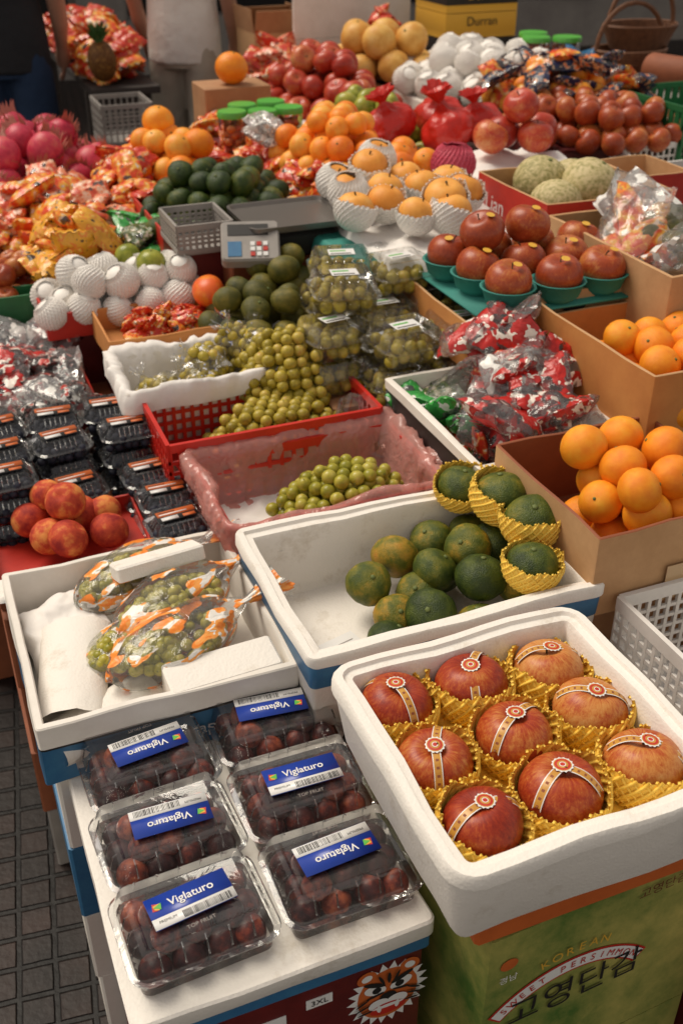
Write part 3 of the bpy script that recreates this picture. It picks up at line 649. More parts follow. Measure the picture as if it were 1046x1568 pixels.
# ============================================================ GRAPE BAG BOX
e=empty('grape_tray_box');mb=MB()
loft(mb,.187,1.25,.362,.375,.006,[(0,.602),(0,.66,1),(.0005,.661,2),(.0005,.664,2),(0,.665,0),(0,.699,0),(-.002,.701),(-.010,.701),(-.012,.698),(-.012,.614)],0,n=2,jit=.005,sub=8)
mb.build('tray',['white','blue','ink'],e)
text('sweet grapes',.03,(.19,1.060,.632),(PI/2,0,0),'lwhite',e)
mb=MB()
loft(mb,0,0,.16,.06,.006,[(0,0),(0,.055),(-.003,.058)],0,mat=T(.265,1.105,.648,rx=.15,rz=.05))
loft(mb,0,0,.14,.05,.006,[(0,0),(0,.02),(-.003,.023)],0,mat=T(.235,1.332,.722,rx=-.35,rz=.12))
mb.build('foam_inserts',['foam'],e)
mb=MB()
for (x0,y0,L_,w0,w1,rzz,zz) in ((.075,1.21,.20,.045,.055,1.35,.655),(.10,1.12,.16,.04,.05,.35,.64)):
    n=24;V=[];F=[]
    for j in range(13):
        for i in range(n):
            a=2*PI*i/n;q=j/12;R0=w0+(w1-w0)*q;V.append(((q-.5)*L_,R0*math.cos(a),(R0*.55)*math.sin(a)+.003*noise.noise(Vector((a*3,q*4,1)))))
    for j in range(12):
        for i in range(n): F.append((j*n+i,j*n+(i+1)%n,(j+1)*n+(i+1)%n,(j+1)*n+i))
    mb.add(xf(V,T(x0,y0,zz,rz=rzz)),F,0)
mb.build('rolled_foam_sheet',['foam'],e,sharp=0)
sheet('foam_cloth',.085,1.32,.13,.18,.665,.015,'paper',.04,40,12,seed=3,rz=.2,parent=e)
def grapebag(x,y,z,L_,rz,seed,mat='baggrape',fr='grape',fm='grape',rr=.010):
    e=empty('grape_bag');R_=random.Random(seed);mb=MB();ca,sa=math.cos(rz),math.sin(rz)
    for i in range(150):
        u=R_.uniform(-1,1);w=R_.uniform(-1,1);q=R_.random()**.5
        if u*u+w*w>1: continue
        a=u*L_*.74;b_=w*L_*.40;zz=-.004+.026*math.sqrt(max(0,1-u*u-w*w))*q
        put(mb,fr,x+a*ca-b_*sa,y+a*sa+b_*ca,z+zz,rr,2,rnd=R_.random())
    mb.build('grapes',[fm,'stemg'],e,sharp=0)
    mb2=MB();v,f,mi=B['gat%d'%(seed%4)]
    A=Matrix.Rotation(rz,3,'Z')@Euler((0,PI/2-.12,0)).to_matrix()@Matrix.Diagonal((L_*.36,L_*.54,L_*1.12))
    mb2.add(v@np.array(A).T+np.array([x,y,z]),f,mi,R_.random(),lp=v*1.3);mb2.build('printed_bag',[mat],e,sharp=0)
grapebag(.20,1.372,.69,.11,.25,2);grapebag(.235,1.262,.70,.115,.40,7);grapebag(.215,1.178,.695,.115,.30,5);grapebag(.16,1.225,.675,.085,.5,9)
# ============================================================ GREEN CITRUS BOX
foambox('green_citrus_foam_box',.587,1.164,.458,.335,.62,.76,th=.022,r=.012,floor=.02,band=(.085,.118))
mb=MB();box(mb,0,0,0,.075,.10,.0006,0,T(.44,1.055,.6415,rz=.25));
for i in range(6): box(mb,.008,.012+i*.014,.0008,.066,.0135+i*.014,.001,1,T(.44,1.055,.6415,rz=.25))
mb.build('paper_slip',['lwhite','grey'])
C_=[(.530,1.200,.70,.036),(.595,1.245,.705,.039),(.672,1.272,.70,.036),(.742,1.272,.70,.035),(.745,1.205,.715,.038),(.634,1.182,.71,.036),(.683,1.125,.72,.041),(.520,1.096,.665,.036),(.588,1.102,.695,.039),(.742,1.110,.71,.037),(.60,1.17,.68,.036),(.655,1.205,.68,.036),(.655,1.07,.675,.038),(.70,1.20,.725,.038),(.74,1.06,.68,.036),(.55,1.14,.674,.035),(.61,1.055,.665,.034)]
mass('green_citrus_pile','citrus',C_,['citrus','stemg'],tilt=.8)
for (x,y,z,r) in [(.735,1.296,.775,.039),(.768,1.225,.79,.045),(.775,1.143,.79,.043),(.730,1.062,.77,.039)]:
    e=empty('green_citrus');mb=MB();put(mb,'citrus',x,y,z,r,.4,rnd=rng.uniform(.3,.6));mb.build('fruit',['citrus','stemg'],e,sharp=0)
    mb=MB();rot=Euler((rng.uniform(-.1,.6),rng.uniform(-.3,.3),rng.uniform(-.3,.3))).to_matrix();put(mb,'netlow',x,y,z,r*1.03,rot=rot);mb.build('foam_net',['nety'],e,sharp=0)
# ============================================================ PINK CRATE
crate('red_fruit_crate',.560,1.500,.385,.25,.62,.735,'red',16,10,4,bar=.008)
mb=MB()
loft(mb,.56,1.50,.398,.262,.02,[(.010,.695),(.012,.72),(.010,.735),(.012,.747),(.004,.754),(-.008,.748),(-.014,.72),(-.018,.69),(-.028,.64),(-.05,.636)],0,cap0=False,cap1=False,n=10,jit=.015,rip=.010,sub=40)
mb.build('pink_plastic_liner',['pinkfilm'],sharp=0)
sheet('crate_paper',.56,1.50,.34,.21,.640,.010,'paper',0,30,20)
mb=MB();bagat(mb,'gat1',(.78,1.47,.72),(.035,.045,.04),(.5,1.9,.3));mb.build('pink_bag_end',['pinkfilm'],sharp=0)
mass('green_grape_pile','grape',mound(.61,1.485,.125,.09,.645,.09,.0128,3,pw=.5),['grape','stemg'],tilt=3)
# ============================================================ RED CRATE + lined box behind
crate('red_jujube_crate',.535,1.735,.41,.20,.63,.765,'red',22,10,5,bar=.007,rim=.016)
mass('green_jujube_pile','grape',mound(.575,1.74,.165,.095,.64,.115,.0125,5,pw=.45)+mound(.63,1.86,.10,.10,.72,.13,.0125,25,pw=.6),['jujube','stemg'],tilt=3)
foambox('cloth_lined_box',.50,1.935,.40,.205,.64,.785,th=.012,r=.01,floor=.02)
mb=MB();loft(mb,.50,1.935,.405,.21,.02,[(.006,.745),(.008,.77),(.006,.789),(.0,.794),(-.016,.785),(-.022,.75),(-.035,.70),(-.06,.69)],0,cap0=False,cap1=False,n=8,jit=.012,rip=.010,sub=40)
mb.build('white_cloth_liner',['paper'],sharp=0)
for i,(x,y,z,s_,k) in enumerate([(.40,1.92,.735,.055,0),(.49,1.95,.765,.06,1),(.57,1.99,.785,.062,2),(.46,1.90,.75,.055,3),(.37,1.95,.72,.05,2),(.60,1.93,.79,.06,0)]):
    mb=MB();bagat(mb,'gat%d'%k,(x,y,z),(s_*.8,s_*.7,s_*.85),(.9 if i%2 else .4,rng.uniform(-.6,.6),rng.uniform(0,6)),0);ob=mb.build('jujube_bag',['bagjuj'],sharp=0)
    mass('jujube_bag_filling','grape',mound(x,y,s_*.78,s_*.68,z-s_*.6,s_*1.1,.0118,k,pw=.4),['jujube','stemg'],tilt=3,parent=ob)
# ============================================================ BERRY CLAMSHELLS
def berry(x,y,z,rz,s=(.098,.088)):
    e=empty('blueberry_clamshell_pack');mb=MB();clamshell(mb,x,y,s[0],s[1],z,.045,rz=rz,n=4);mb.build('clear_shell',['clear'],e,sharp=30)
    mass('blueberries','ball',[(p[0],p[1],p[2],p[3]) for p in mound(x,y,s[0]*.42,s[1]*.42,z+.003,.032,.0085,int(x*1000),pw=.1,sq=True)],['berry'],parent=e)
    mm=T(x,y,z+.0455,rz=rz);mb=MB();box(mb,-.036,-.018,0,.036,.018,.0006,0,mm);box(mb,-.034,-.002,.0006,.034,.015,.0009,1,mm);box(mb,-.03,-.015,.0006,.0,-.005,.0009,2,mm)
    box(mb,.008,-.015,.0006,.03,-.006,.0009,1,mm);box(mb,-.03,.003,.0009,.02,.006,.0011,2,mm);box(mb,-.03,.009,.0009,.0,.011,.0011,0,mm)
    mb.build('label',['ink','orangep','lwhite'],e,sharp=0)
for (x,y,k) in [(-.04,1.90,3),(.06,1.90,3),(.165,1.90,3),(.275,1.90,3),(-.05,1.80,3),(.055,1.80,3),(.165,1.80,3),(.285,1.805,3),(.05,1.70,3),(.30,1.705,2),(.165,1.71,2),(.31,1.61,2),(.305,1.52,2)]:
    for j in range(k): berry(x+rng.uniform(-.005,.005),y+rng.uniform(-.005,.005),.602+j*.0475,rng.uniform(-.12,.12)+.05)
carton('peach_carton',.13,1.59,.27,.22,.602,.645,('cardr','redprint'))
sheet('foam_sheet',.06,1.46,.18,.06,.66,.004,'foam',.01,10)
mass('peach_pile','peach',[(.158,1.632,.665,.036),(.098,1.575,.665,.034),(.075,1.640,.665,.034),(.125,1.540,.675,.034),(.196,1.556,.665,.034),(.11,1.655,.70,.03),(.135,1.60,.712,.035),(.20,1.63,.66,.032)],['peach'],tilt=.7)
# ============================================================ RIGHT SIDE : ORANGES
crate('white_plastic_crate',1.04,.84,.40,.30,.56,.735,'crate_w',22,16,7,bar=.006,rim=.022)
pedestal(1.04,.84,.39,.28,.05,.555,('greybox','white'))
carton('orange_fruit_carton',.945,1.15,.30,.30,.70,.84,('cardl','cardr'),th=.006,tape=True,mark='제주')
pedestal(.945,1.16,.29,.28,.55,.70,('cardl','card'))
mass('orange_pile','orange',[p for p in mound(.972,1.150,.090,.092,.715,.15,.036,4,jr=.06,pw=.22,sq=True)],['orange','stemg'],tilt=1)
carton('orange_market_carton',1.22,1.47,.30,.40,.78,.925,('cardo','cardl'),th=.006,tape=True,mark='농산물')
pedestal(1.22,1.47,.29,.39,.55,.78,('cardo','cardl'))
mb=MB();disc(mb,1.17,.895,.026,.008,1.660,0);mb.build('hand_hole',['dark'],sharp=0)
mass('orange_pile','orange',mound(1.24,1.42,.09,.13,.80,.10,.036,6,jr=.06,pw=.3,sq=True),['orange','stemg'],tilt=1)
mb=MB()
loft(mb,.92,1.49,.30,.38,.004,[(0,.66),(0,.782,0),(.002,.783,1),(.002,.80,1),(0,.8015,1),(-.010,.8015,1),(-.011,.795,1),(-.011,.675,1)],0,n=2,sub=5,jit=.003);mb.build('white_rimmed_candy_carton',['ink','white'])
pedestal(.92,1.49,.29,.37,.55,.66)
packets('green_candy_packets',.81,1.50,.87,1.64,.70,.80,.055,['baggreen','baggreen','bag','bagleafy'],14,seed=2,tilt=.8)
packets('candy_contents',.82,1.36,1.02,1.62,.68,.80,.026,['bagdark','bagredfull','bagleafy','bagdark'],90,seed=9,tilt=1.5)
packets('candy_bag_pile',.86,1.36,1.0,1.60,.74,.86,.070,['bagred','bag','bagred','bagred','bagwhite'],26,seed=5,tilt=.9)
packets('red_candy_bags',.93,1.50,1.03,1.68,.80,.91,.065,['bagred','bagred','bag'],16,seed=15,tilt=1.2)
packets('red_candy_filling',.93,1.50,1.02,1.66,.78,.88,.025,['bagdark','bagredfull'],50,seed=16,tilt=1.2)
# ============================================================ BROWN APPLES on teal tray
carton('korean_fruit_carton',1.15,1.85,.44,.42,.80,.895,('cardo','cardl'),th=.006)
pedestal(1.15,1.85,.43,.41,.55,.80)
text('전곤2(공)',.035,(1.03,1.6365,.85),(PI/2,0,0),'ink',empty('carton_lettering'))
JT=[(.985,1.835),(1.085,1.845),(1.185,1.84),(1.285,1.82),(1.00,1.74),(1.10,1.735),(1.20,1.735),(1.015,1.645),(1.125,1.64),(1.23,1.65)]
JT=[(x+.01,y+.035) for x,y in JT]
mb=MB()
for (x,y) in JT:
    v,f=lathe([(0,-.9),(.5,-.82),(.9,-.45),(1.08,0.1),(1.16,.12),(1.12,.16),(1.02,.12),(.84,-.4),(.45,-.75),(0,-.8)],20);mb.add(xf(v,T(x,y,.945,s=.048)),f)
box(mb,.95,1.64,.905,1.35,1.92,.909);mb.build('teal_fruit_tray',['tealpulp'],sharp=0)
mb=MB()
for (x,y) in JT+[(1.04,1.82),(1.15,1.83)]:
    zz=.96 if (x,y) in JT else 1.015
    put(mb,'apple',x,y,zz,.046,.35)
    a=rng.uniform(-2.5,-.8);V=[(x+.046*.45*math.cos(a)+.009*math.cos(q*PI/6),y+.046*.45*math.sin(a)+.009*math.sin(q*PI/6),zz+.0405-.002*math.cos(q*PI/6-a)) for q in range(12)];mb.add(V,[tuple(range(12))],2)
mb.build('brown_apples',['persim','stem','yellow'],None,sharp=0)
# ============================================================ PEARS in white nets
pedestal(1.09,2.25,.38,.46,.55,.90)
sheet('white_paper_sheet',1.09,2.20,.42,.56,.925,.02,'paper',.05,50,8,seed=2)
K_=[(1.075,2.43,.046),(.944,2.295,.046),(1.035,2.285,.044),(.905,2.16,.044),(1.127,2.28,.044),(1.125,2.15,.050),(.995,2.19,.044),(1.02,2.08,.042),(1.09,2.05,.046),(.95,2.39,.045),(1.03,2.37,.045),(1.12,2.36,.045),(1.20,2.2,.045),(1.21,2.30,.044)]
for i,(x,y,r) in enumerate(K_):
    e=empty('asian_pear');z=.945+r*.9+(.035 if i in(0,10) else 0)
    mb=MB();put(mb,'pear',x,y,z,r,.4);mb.build('fruit',['pear','stem'],e,sharp=0)
    hi=i in(1,9,0)
    mb=MB();rot=Euler((rng.uniform(-.1,.5),rng.uniform(-.4,.4),0)).to_matrix();put(mb,'netlite' if hi else 'netlow',x,y,z-(0 if hi else .004),r*(1.03 if hi else .98),rot=rot);mb.build('foam_net',['netw'],e,sharp=0)
sheet('teal_tissue',.90,2.14,.14,.34,.915,.01,'tealpulp',.04,24,10,seed=8)
# ============================================================ MELON BOX + right bag box
carton('melon_carton',1.46,2.14,.34,.32,.86,1.0,('redprint','cardl'),th=.006)
pedestal(1.46,2.14,.33,.31,.80,.86)
e=empty('melon_carton_print');text('Lian',.055,(1.284,2.20,.945),(PI/2,0,-PI/2),'lwhite',e);text('과일',.045,(1.52,1.975,.93),(PI/2,0,0),'yellow',e)
mb=MB()
for i in range(12): disc(mb,1.40+rng.uniform(-.09,.1),.90+rng.uniform(-.02,.07),.012,.009,1.9765-.0001*i,rng.randrange(3),10)
mb2=MB()
for i in range(16): disc(mb2,rng.uniform(-.0,.13),.90+rng.uniform(-.02,.07),.013,.010,-.0001*i,rng.randrange(3),10)
mb2.v=[xf(v,T(1.2865,2.14,0,rz=-PI/2)) for v in mb2.v]
mb.build('front_print',['lgreen','lwhite','dkblue'],e,sharp=0);mb2.build('side_print',['lgreen','lwhite','dkblue'],e,sharp=0)
mass('netted_melons','orange',[(1.42,2.22,.98,.068),(1.50,2.13,.985,.07),(1.385,2.09,.96,.065),(1.53,2.25,.96,.065)],['netmelon','stemg'])
carton('bag_carton',1.44,1.74,.32,.44,.84,.985,('cardl','cardl'),th=.008)
pedestal(1.44,1.74,.31,.43,.55,.84)
mass('bag_contents','mango',mound(1.44,1.76,.11,.16,.86,.15,.024,9),['avo'],tilt=2)
packets('printed_fruit_bags',1.36,1.62,1.52,1.88,.90,1.05,.085,['bag','bagorange','bag','bagwhite','bag'],18,seed=21,tilt=.9)
# ============================================================ MIDDLE CLAMSHELLS OF JUJUBES
pedestal(.86,1.92,.36,.38,.55,.725,('card','dkred'))
def jpack(x,y,z,rz,tl=(0,0)):
    e=empty('jujube_clamshell_pack');mb=MB();clamshell(mb,x,y,.132,.115,z,.070,rz=rz,tilt=tl,n=4);mb.build('clear_shell',['clear'],e,sharp=30)
    mass('jujubes','grape',mound(x,y,.048,.040,z+.002,.052,.0138,int(x*999+z*99),pw=.2,sq=True),['jujube','stemg'],tilt=3,parent=e)
    mb=MB();mm=T(x,y,z,rx=tl[0],ry=tl[1],rz=rz);box(mb,-.028,-.016,.0705,.028,.016,.0712,0,mm);box(mb,-.024,-.012,.0712,.02,-.008,.0715,1,mm);box(mb,-.024,.002,.0712,.01,.008,.0715,2,mm);mb.build('label',['lwhite','ink','lgreen'],e)
for (x,y,z,rz,tl) in [(.725,1.83,.728,.1,(0,0)),(.825,1.745,.728,-.05,(0,0)),(.96,1.745,.728,.0,(0,0)),(.87,1.87,.728,.0,(0,0)),(.72,1.95,.728,.2,(0,0)),(1.0,1.90,.728,0,(0,0)),(.845,1.76,.80,.12,(.03,0)),(.975,1.77,.80,-.06,(0,0)),(.725,1.84,.80,.2,(0,.03)),(.86,1.89,.80,0,(0,0)),(.98,1.93,.80,.1,(0,0)),(.77,1.90,.872,-.15,(.06,.03)),(.92,1.95,.872,.1,(0,0)),(.79,2.01,.80,0,(0,0)),(.815,2.02,.872,-.25,(.05,0))]:
    jpack(x,y,z,rz,tl)
packets('clear_bag_pile',.94,2.02,1.0,2.1,.84,.94,.05,['bag','bag','bagwhite'],8,seed=31)
e=empty('empty_clear_box');mb=MB()
for (x,y,z) in [(.745,1.70,.69),(.775,1.64,.66)]: clamshell(mb,x,y,.13,.09,z,.05,rz=-.5,tilt=(.3,.2))
mb.build('shells',['clear'],e,sharp=30)
mb=MB();loft(mb,.80,1.655,.065,.12,.004,[(0,.55),(0,.69),(-.003,.70)],0,n=2);mb.build('black_box',['black'],e)
mass('green_tangor_pile','citrus',mound(.655,2.08,.11,.10,.76,.10,.034,11),['avo','stemg'],tilt=1)
mass('green_tangor_pile','citrus',mound(.745,2.16,.07,.05,.80,.11,.034,12),['avo','stemg'],tilt=1)
pedestal(.69,2.12,.26,.20,.55,.76,('dkred','card'))
# ============================================================ SCALE + BASKET
pedestal(.76,2.315,.26,.17,.55,.87,('cardr','dkred'))
e=empty('market_scale');mb=MB()
loft(mb,.80,2.31,.20,.17,.03,[(0,.875),(0,.92),(-.01,.932)],1);loft(mb,.80,2.31,.24,.21,.02,[(0,.937),(.002,.940),(.004,.952),(-.003,.952),(-.006,.944)],0,sub=3)
mm=T(.675,2.215,.91,rx=.6,rz=-.3);loft(mb,0,0,.13,.11,.012,[(0,0),(0,.022),(-.004,.027)],2,mat=mm)
box(mb,-.05,.012,.0265,.04,.042,.0285,1,mm);box(mb,-.05,-.045,.0265,-.02,-.005,.0285,3,mm)
for i in range(3):
    for j in range(3): box(mb,.0+i*.014,-.045+j*.014,.0265,.010+i*.014,-.035+j*.014,.030,4 if (i+j)%3 else 5,mm)
mb.build('scale_body',['steel','ink','greybox','blue','lwhite','redprint'],e)
mb=MB();x0,y0=.53,2.30
for (a,b_) in (((x0,y0),(x0+.13,y0)),((x0,y0+.16),(x0+.13,y0+.16)),((x0,y0),(x0,y0+.16)),((x0+.13,y0),(x0+.13,y0+.16))): lattice(mb,a,b_,.885,.95,9,4,th=.004,bar=.006,rim=.014)
box(mb,x0,y0,.88,x0+.13,y0+.16,.885);mb.build('grey_plastic_basket',['greybox'])
pedestal(.60,2.39,.14,.17,.0,.878,('dkred','dkred'))
# ============================================================ LEFT MIDDLE
carton('red_packet_tray',.468,2.155,.315,.20,.74,.80,('cardo','cardo'),th=.005)
pedestal(.468,2.155,.30,.19,.55,.74,('dkred','dkred'))
packets('red_candy_packets',.38,2.10,.54,2.20,.755,.81,.030,['bagredfull','bagredfull','bagorange'],60,seed=41,tilt=1.0)
mass('mangoes','mango',[(.565,2.19,.83,.036),(.59,2.13,.815,.03)],['mango'],tilt=1.4)
carton('red_tray_box',.42,2.345,.42,.18,.74,.80,('redprint','redprint'),th=.006)
pedestal(.42,2.345,.40,.17,.0,.74,('redprint','dkred'))
mb=MB()
for p in mound(.42,2.345,.185,.070,.755,.085,.036,21,sq=True,pw=.4):
    put(mb,'netlite',*p[:3],p[3]*1.03,.8);put(mb,'ball',*p[:3],p[3]*.97,.5)
mb.build('netted_fruit_pile',['netw'],sharp=0)
mass('green_fruit','orange',[(.47,2.325,.865,.034),(.43,2.39,.868,.030)],['gapple','stemg'])
carton('red_crate_tray',.10,2.22,.34,.42,.62,.69,('redprint','redprint'))
mass('dark_fruit_fill','ball',mound(.10,2.22,.15,.19,.63,.06,.022,53,sq=True),['plum'],tilt=2)
packets('dark_red_packets',-.02,2.04,.24,2.40,.66,.74,.065,['bagdark','bag','bagdark','bagred','bagwhite'],48,seed=51,tilt=.6)
packets('clear_fruit_packets',.05,1.97,.26,2.04,.66,.74,.06,['bagdark','bagwhite','bag'],14,seed=54,tilt=.5)
packets('yellow_packets',.26,2.50,.42,2.70,.74,.91,.062,['bagyellow','bagorange','bagyellow'],44,seed=61,tilt=.9)
packets('leafy_packets',.44,2.55,.60,2.80,.73,.86,.055,['bagleafy','bagleafy','baggreen'],50,seed=62)
packets('pink_packets',.05,2.78,.55,3.12,.73,.90,.06,['bagpink','bagorange','bagpink'],140,seed=63)
mass('small_red_fruit','apple',mound(.15,2.60,.10,.12,.74,.10,.028,64),['persim','stem'])
carton('green_tray',.13,2.47,.28,.07,.72,.79,('green','green'))
packets('fruit_packets_row',-.25,2.45,.05,3.0,.73,.86,.06,['bagorange','bagpink','bagredfull'],50,seed=66)
# limes
carton('lime_carton',.76,2.68,.44,.42,.805,.88,('redprint','redprint'))
mass('dark_green_lime_pile','citrus',mound(.75,2.67,.19,.18,.83,.15,.033,71,pw=.5),['lime','stemg'],tilt=1)
packets('orange_mesh_packets',.93,2.50,1.06,2.78,.81,.96,.045,['bagredfull','bagorange'],70,seed=72)
packets('orange_mesh_packets',.50,2.85,.64,3.2,.74,.95,.05,['bagredfull','bagorange'],60,seed=73)
# oranges
mass('mandarin_pile','orange',mound(.70,3.10,.13,.20,.81,.15,.037,74),['mand','stemg'],tilt=1)
mass('large_orange','orange',[(.70,3.16,1.0,.047),(.78,3.02,.96,.045)],['orange','stemg'])
packets('red_mesh_packets',.60,2.92,.90,3.45,.81,.91,.045,['bagredfull','bagorange'],120,seed=75)
mass('mandarin_pile','orange',mound(1.12,2.82,.16,.22,.85,.19,.034,76,pw=.5),['mand','stemg'],tilt=1)
mass('orange_pile','orange',mound(1.22,2.62,.10,.13,.88,.13,.037,77),['mand','stemg'],tilt=1)
pedestal(1.15,2.62,.28,.26,.80,.88)
packets('orange_mesh_packets',.90,2.85,1.12,3.1,.81,.95,.045,['bagredfull','bagorange'],80,seed=78)
packets('white_bag',.94,2.92,1.0,3.0,.96,1.02,.05,['bagwhite'],6,seed=79)
def jar(x,y,z,r,h,cont,name='green_lid_jar'):
    e=empty(name);mb=MB();v,f=lathe([(0,0),(r*.9,0),(r,.01),(r,h-.015),(r*.95,h-.005),(0,h-.004)],20);mb.add(v+np.array([x,y,z]),f);mb.build('clear_body',['clear'],e,sharp=30)
    mb=MB();v,f=lathe([(0,h),(r*1.02,h),(r*1.06,h-.004),(r*1.06,h-.018),(0,h-.0179)],20);mb.add(v+np.array([x,y,z]),f);mb.build('lid',['lgreen'],e,sharp=30)
    mass('contents','ball',mound(x,y,r*.75,r*.75,z+.004,h-.03,.014,int(x*100),pw=.05),[cont],parent=e)
for (x,y) in [(.93,3.18),(1.02,3.16),(1.11,3.18),(.99,3.27),(1.09,3.29)]: jar(x,y,.885,.042,.125,'persim')
pedestal(1.02,3.26,.34,.32,.80,.885,('dkred','card'))
mass('large_orange','orange',[(1.06,3.60,1.06,.055)],['orange','stemg'])
pedestal(1.06,3.62,.24,.18,.80,1.01,('dkred','card'))
packets('red_packets',.92,3.42,1.22,3.55,.81,.96,.05,['bagredfull','bagorange'],40,seed=80)
mass('green_apple_pile','apple',mound(1.42,3.28,.16,.28,.84,.15,.036,81),['gapple','stem'],tilt=1)
mass('red_apple_pile','apple',mound(1.52,3.92,.19,.40,.82,.19,.048,82),['appler','stem'],tilt=1)
sheet('white_paper_sheet',1.50,3.75,.50,.6,.85,.01,'paper',.04,20)
for (x,y,s_,k) in [(1.36,2.98,.10,0),(1.49,2.86,.11,1),(1.55,3.02,.10,2),(1.62,2.92,.09,3)]:
    e=empty('red_carrier_bag');mb=MB();bagat(mb,'gat%d'%k,(x,y,.97),(s_*.9,s_*.7,s_*.72),(rng.uniform(-.5,.5),rng.uniform(-.5,.5),k));mb.build('bag',['redbag'],e,sharp=0)
pedestal(1.48,2.93,.4,.36,.80,.90,('redprint','dkred'))
pedestal(1.47,2.58,.42,.40,.80,.90)
sheet('white_paper_sheet',1.47,2.55,.50,.46,.935,.03,'paper',.06,30,7,seed=4)
mass('red_apples','apple',[(1.56,2.66,1.0,.05),(1.50,2.62,1.0,.05),(1.62,2.58,1.0,.05),(1.59,2.62,1.075,.05),(1.68,2.66,1.0,.05)],['appler','stem'])
mb=MB();put(mb,'mango',1.30,2.45,.985,.042,1.4,mo=0);put(mb,'netlite',1.30,2.45,.985,.055,.3,mo=1);mb.build('pink_netted_mango',['dragon',P('pink_net',(.60,.07,.12),.5)],sharp=0)
carton('red_printed_carton',1.72,2.30,.28,.20,.84,.97,('redprint','cardl'))
pedestal(2.06,3.1,.56,.7,.80,.90,('ink','dkred'))
mass('orange_brown_fruit_pile','apple',mound(2.02,2.90,.24,.26,.90,.12,.038,91),['persim','stem'],tilt=1)
mass('orange_fruit_pile','orange',mound(2.10,3.22,.20,.25,.92,.15,.036,92),['mand','stemg'],tilt=1)
packets('navy_mesh_packets',1.85,2.95,2.3,3.45,.96,1.10,.055,['bagnavy','bagnavy','bagorange'],50,seed=93,tilt=.8)
pedestal(2.06,3.68,.58,.8,.80,.90,('orangep','white'))
mb=MB()
for p in mound(2.05,3.66,.26,.40,.90,.13,.05,94):
    put(mb,'netlite',*p[:3],p[3]*1.02,.8);put(mb,'ball',*p[:3],p[3]*.99,.5)
mb.build('netted_pear_pile',['netw'],sharp=0)
pedestal(1.82,4.15,.34,.44,.80,.90,('cardl','card'))
mass('yellow_melon_pile','orange',mound(1.82,4.12,.15,.20,.90,.20,.062,95),['melon','stemg'],tilt=1)
crate('green_plastic_crate',2.40,2.85,.42,.36,.86,1.02,'green',14,12,3,bar=.02)
crate('white_plastic_basket',2.12,2.58,.34,.20,.80,.92,'crate_w',16,10,4,bar=.006)
pedestal(2.40,2.85,.4,.34,.80,.86)
def wicker_basket(cx,cy,z,rx,ry,h):
    e=empty('wicker_basket');mb=MB()
    for k in range(10):
        q=k/9;s_=.75+.25*q;pts=[(cx+rx*s_*math.cos(a*PI/14),cy+ry*s_*math.sin(a*PI/14),z+h*q+.003*math.sin(a*PI+k*PI)) for a in range(29)]
        v,f=tube(pts,.007,5);mb.add(v,f)
    for i in range(26):
        a=2*PI*i/26;v,f=tube([(cx+rx*.73*math.cos(a),cy+ry*.73*math.sin(a),z),(cx+rx*1.01*math.cos(a),cy+ry*1.01*math.sin(a),z+h)],.006,5);mb.add(v,f)
    pts=[(cx+rx*math.cos(a*PI/12),cy,z+h+.16*math.sin(a*PI/12)) for a in range(13)];v,f=tube(pts,.009,6);mb.add(v,f)
    v,f=lathe([(0,0),(.73,0),(.73,.01),(0,.01)],20);mb.add(xf(v,T(cx,cy,z,s=(rx,ry,1))),f);mb.build('weave',['wicker'],e)
pedestal(2.72,3.55,.5,.7,0,.93,('white','greybox'))
wicker_basket(2.64,3.60,.935,.15,.11,.10);wicker_basket(2.72,3.66,1.03,.15,.11,.08)
mb=MB();v,f=lathe([(0,-.11),(.05,-.11),(.055,-.10),(.055,.10),(.05,.11),(.035,.105),(.035,0.02),(0,.02)],20);mb.add(xf(v,T(2.66,3.34,.99,rx=PI/2,rz=.3)),f);mb.build('brown_paper_tube',['cardr'])
for i,(z,m_) in enumerate([(.80,'orangep'),(.90,'ink'),(1.0,'yellow'),(1.1,'ink')]):
    e=empty('fruit_shipping_box');mb=MB();loft(mb,2.38,4.45,.34,.3,.004,[(0,z+.001),(0,z+.03),(.0004,z+.031,1),(.0004,z+.098,1)],0,n=1);mb.build('carton',['yellow',m_],e)
    text('Durran',.05,(2.38,4.295,z+.065),(PI/2,0,0),'yellow' if m_=='ink' else 'ink',e)
pedestal(1.98,4.78,.58,.03,.80,1.30,('white','white'),'white_display_board')
packets('red_bag_far',1.98,4.5,2.04,4.55,1.0,1.10,.07,['bagredfull'],5,seed=97)
for (x,y) in [(2.42,3.92),(2.54,3.88),(2.48,4.04)]: jar(x,y,.95,.055,.10,'persim')
pedestal(2.48,4.0,.36,.4,0,.95,('card','greybox'))
packets('blue_bag',2.42,3.60,2.48,3.66,.96,1.0,.07,[P('blue_bag_plastic',(.01,.10,.22),.3)],4,seed=98)
pedestal(2.42,3.6,.2,.3,0,.96,('card','greybox'))
carton('dragonfruit_carton',.34,3.36,.52,.44,.72,.80,('cardo','card'))
mass('dragonfruit_pile','dragon',mound(.33,3.34,.27,.24,.74,.24,.050,101,pw=.5),['dragon','dragonleaf'],tilt=1)
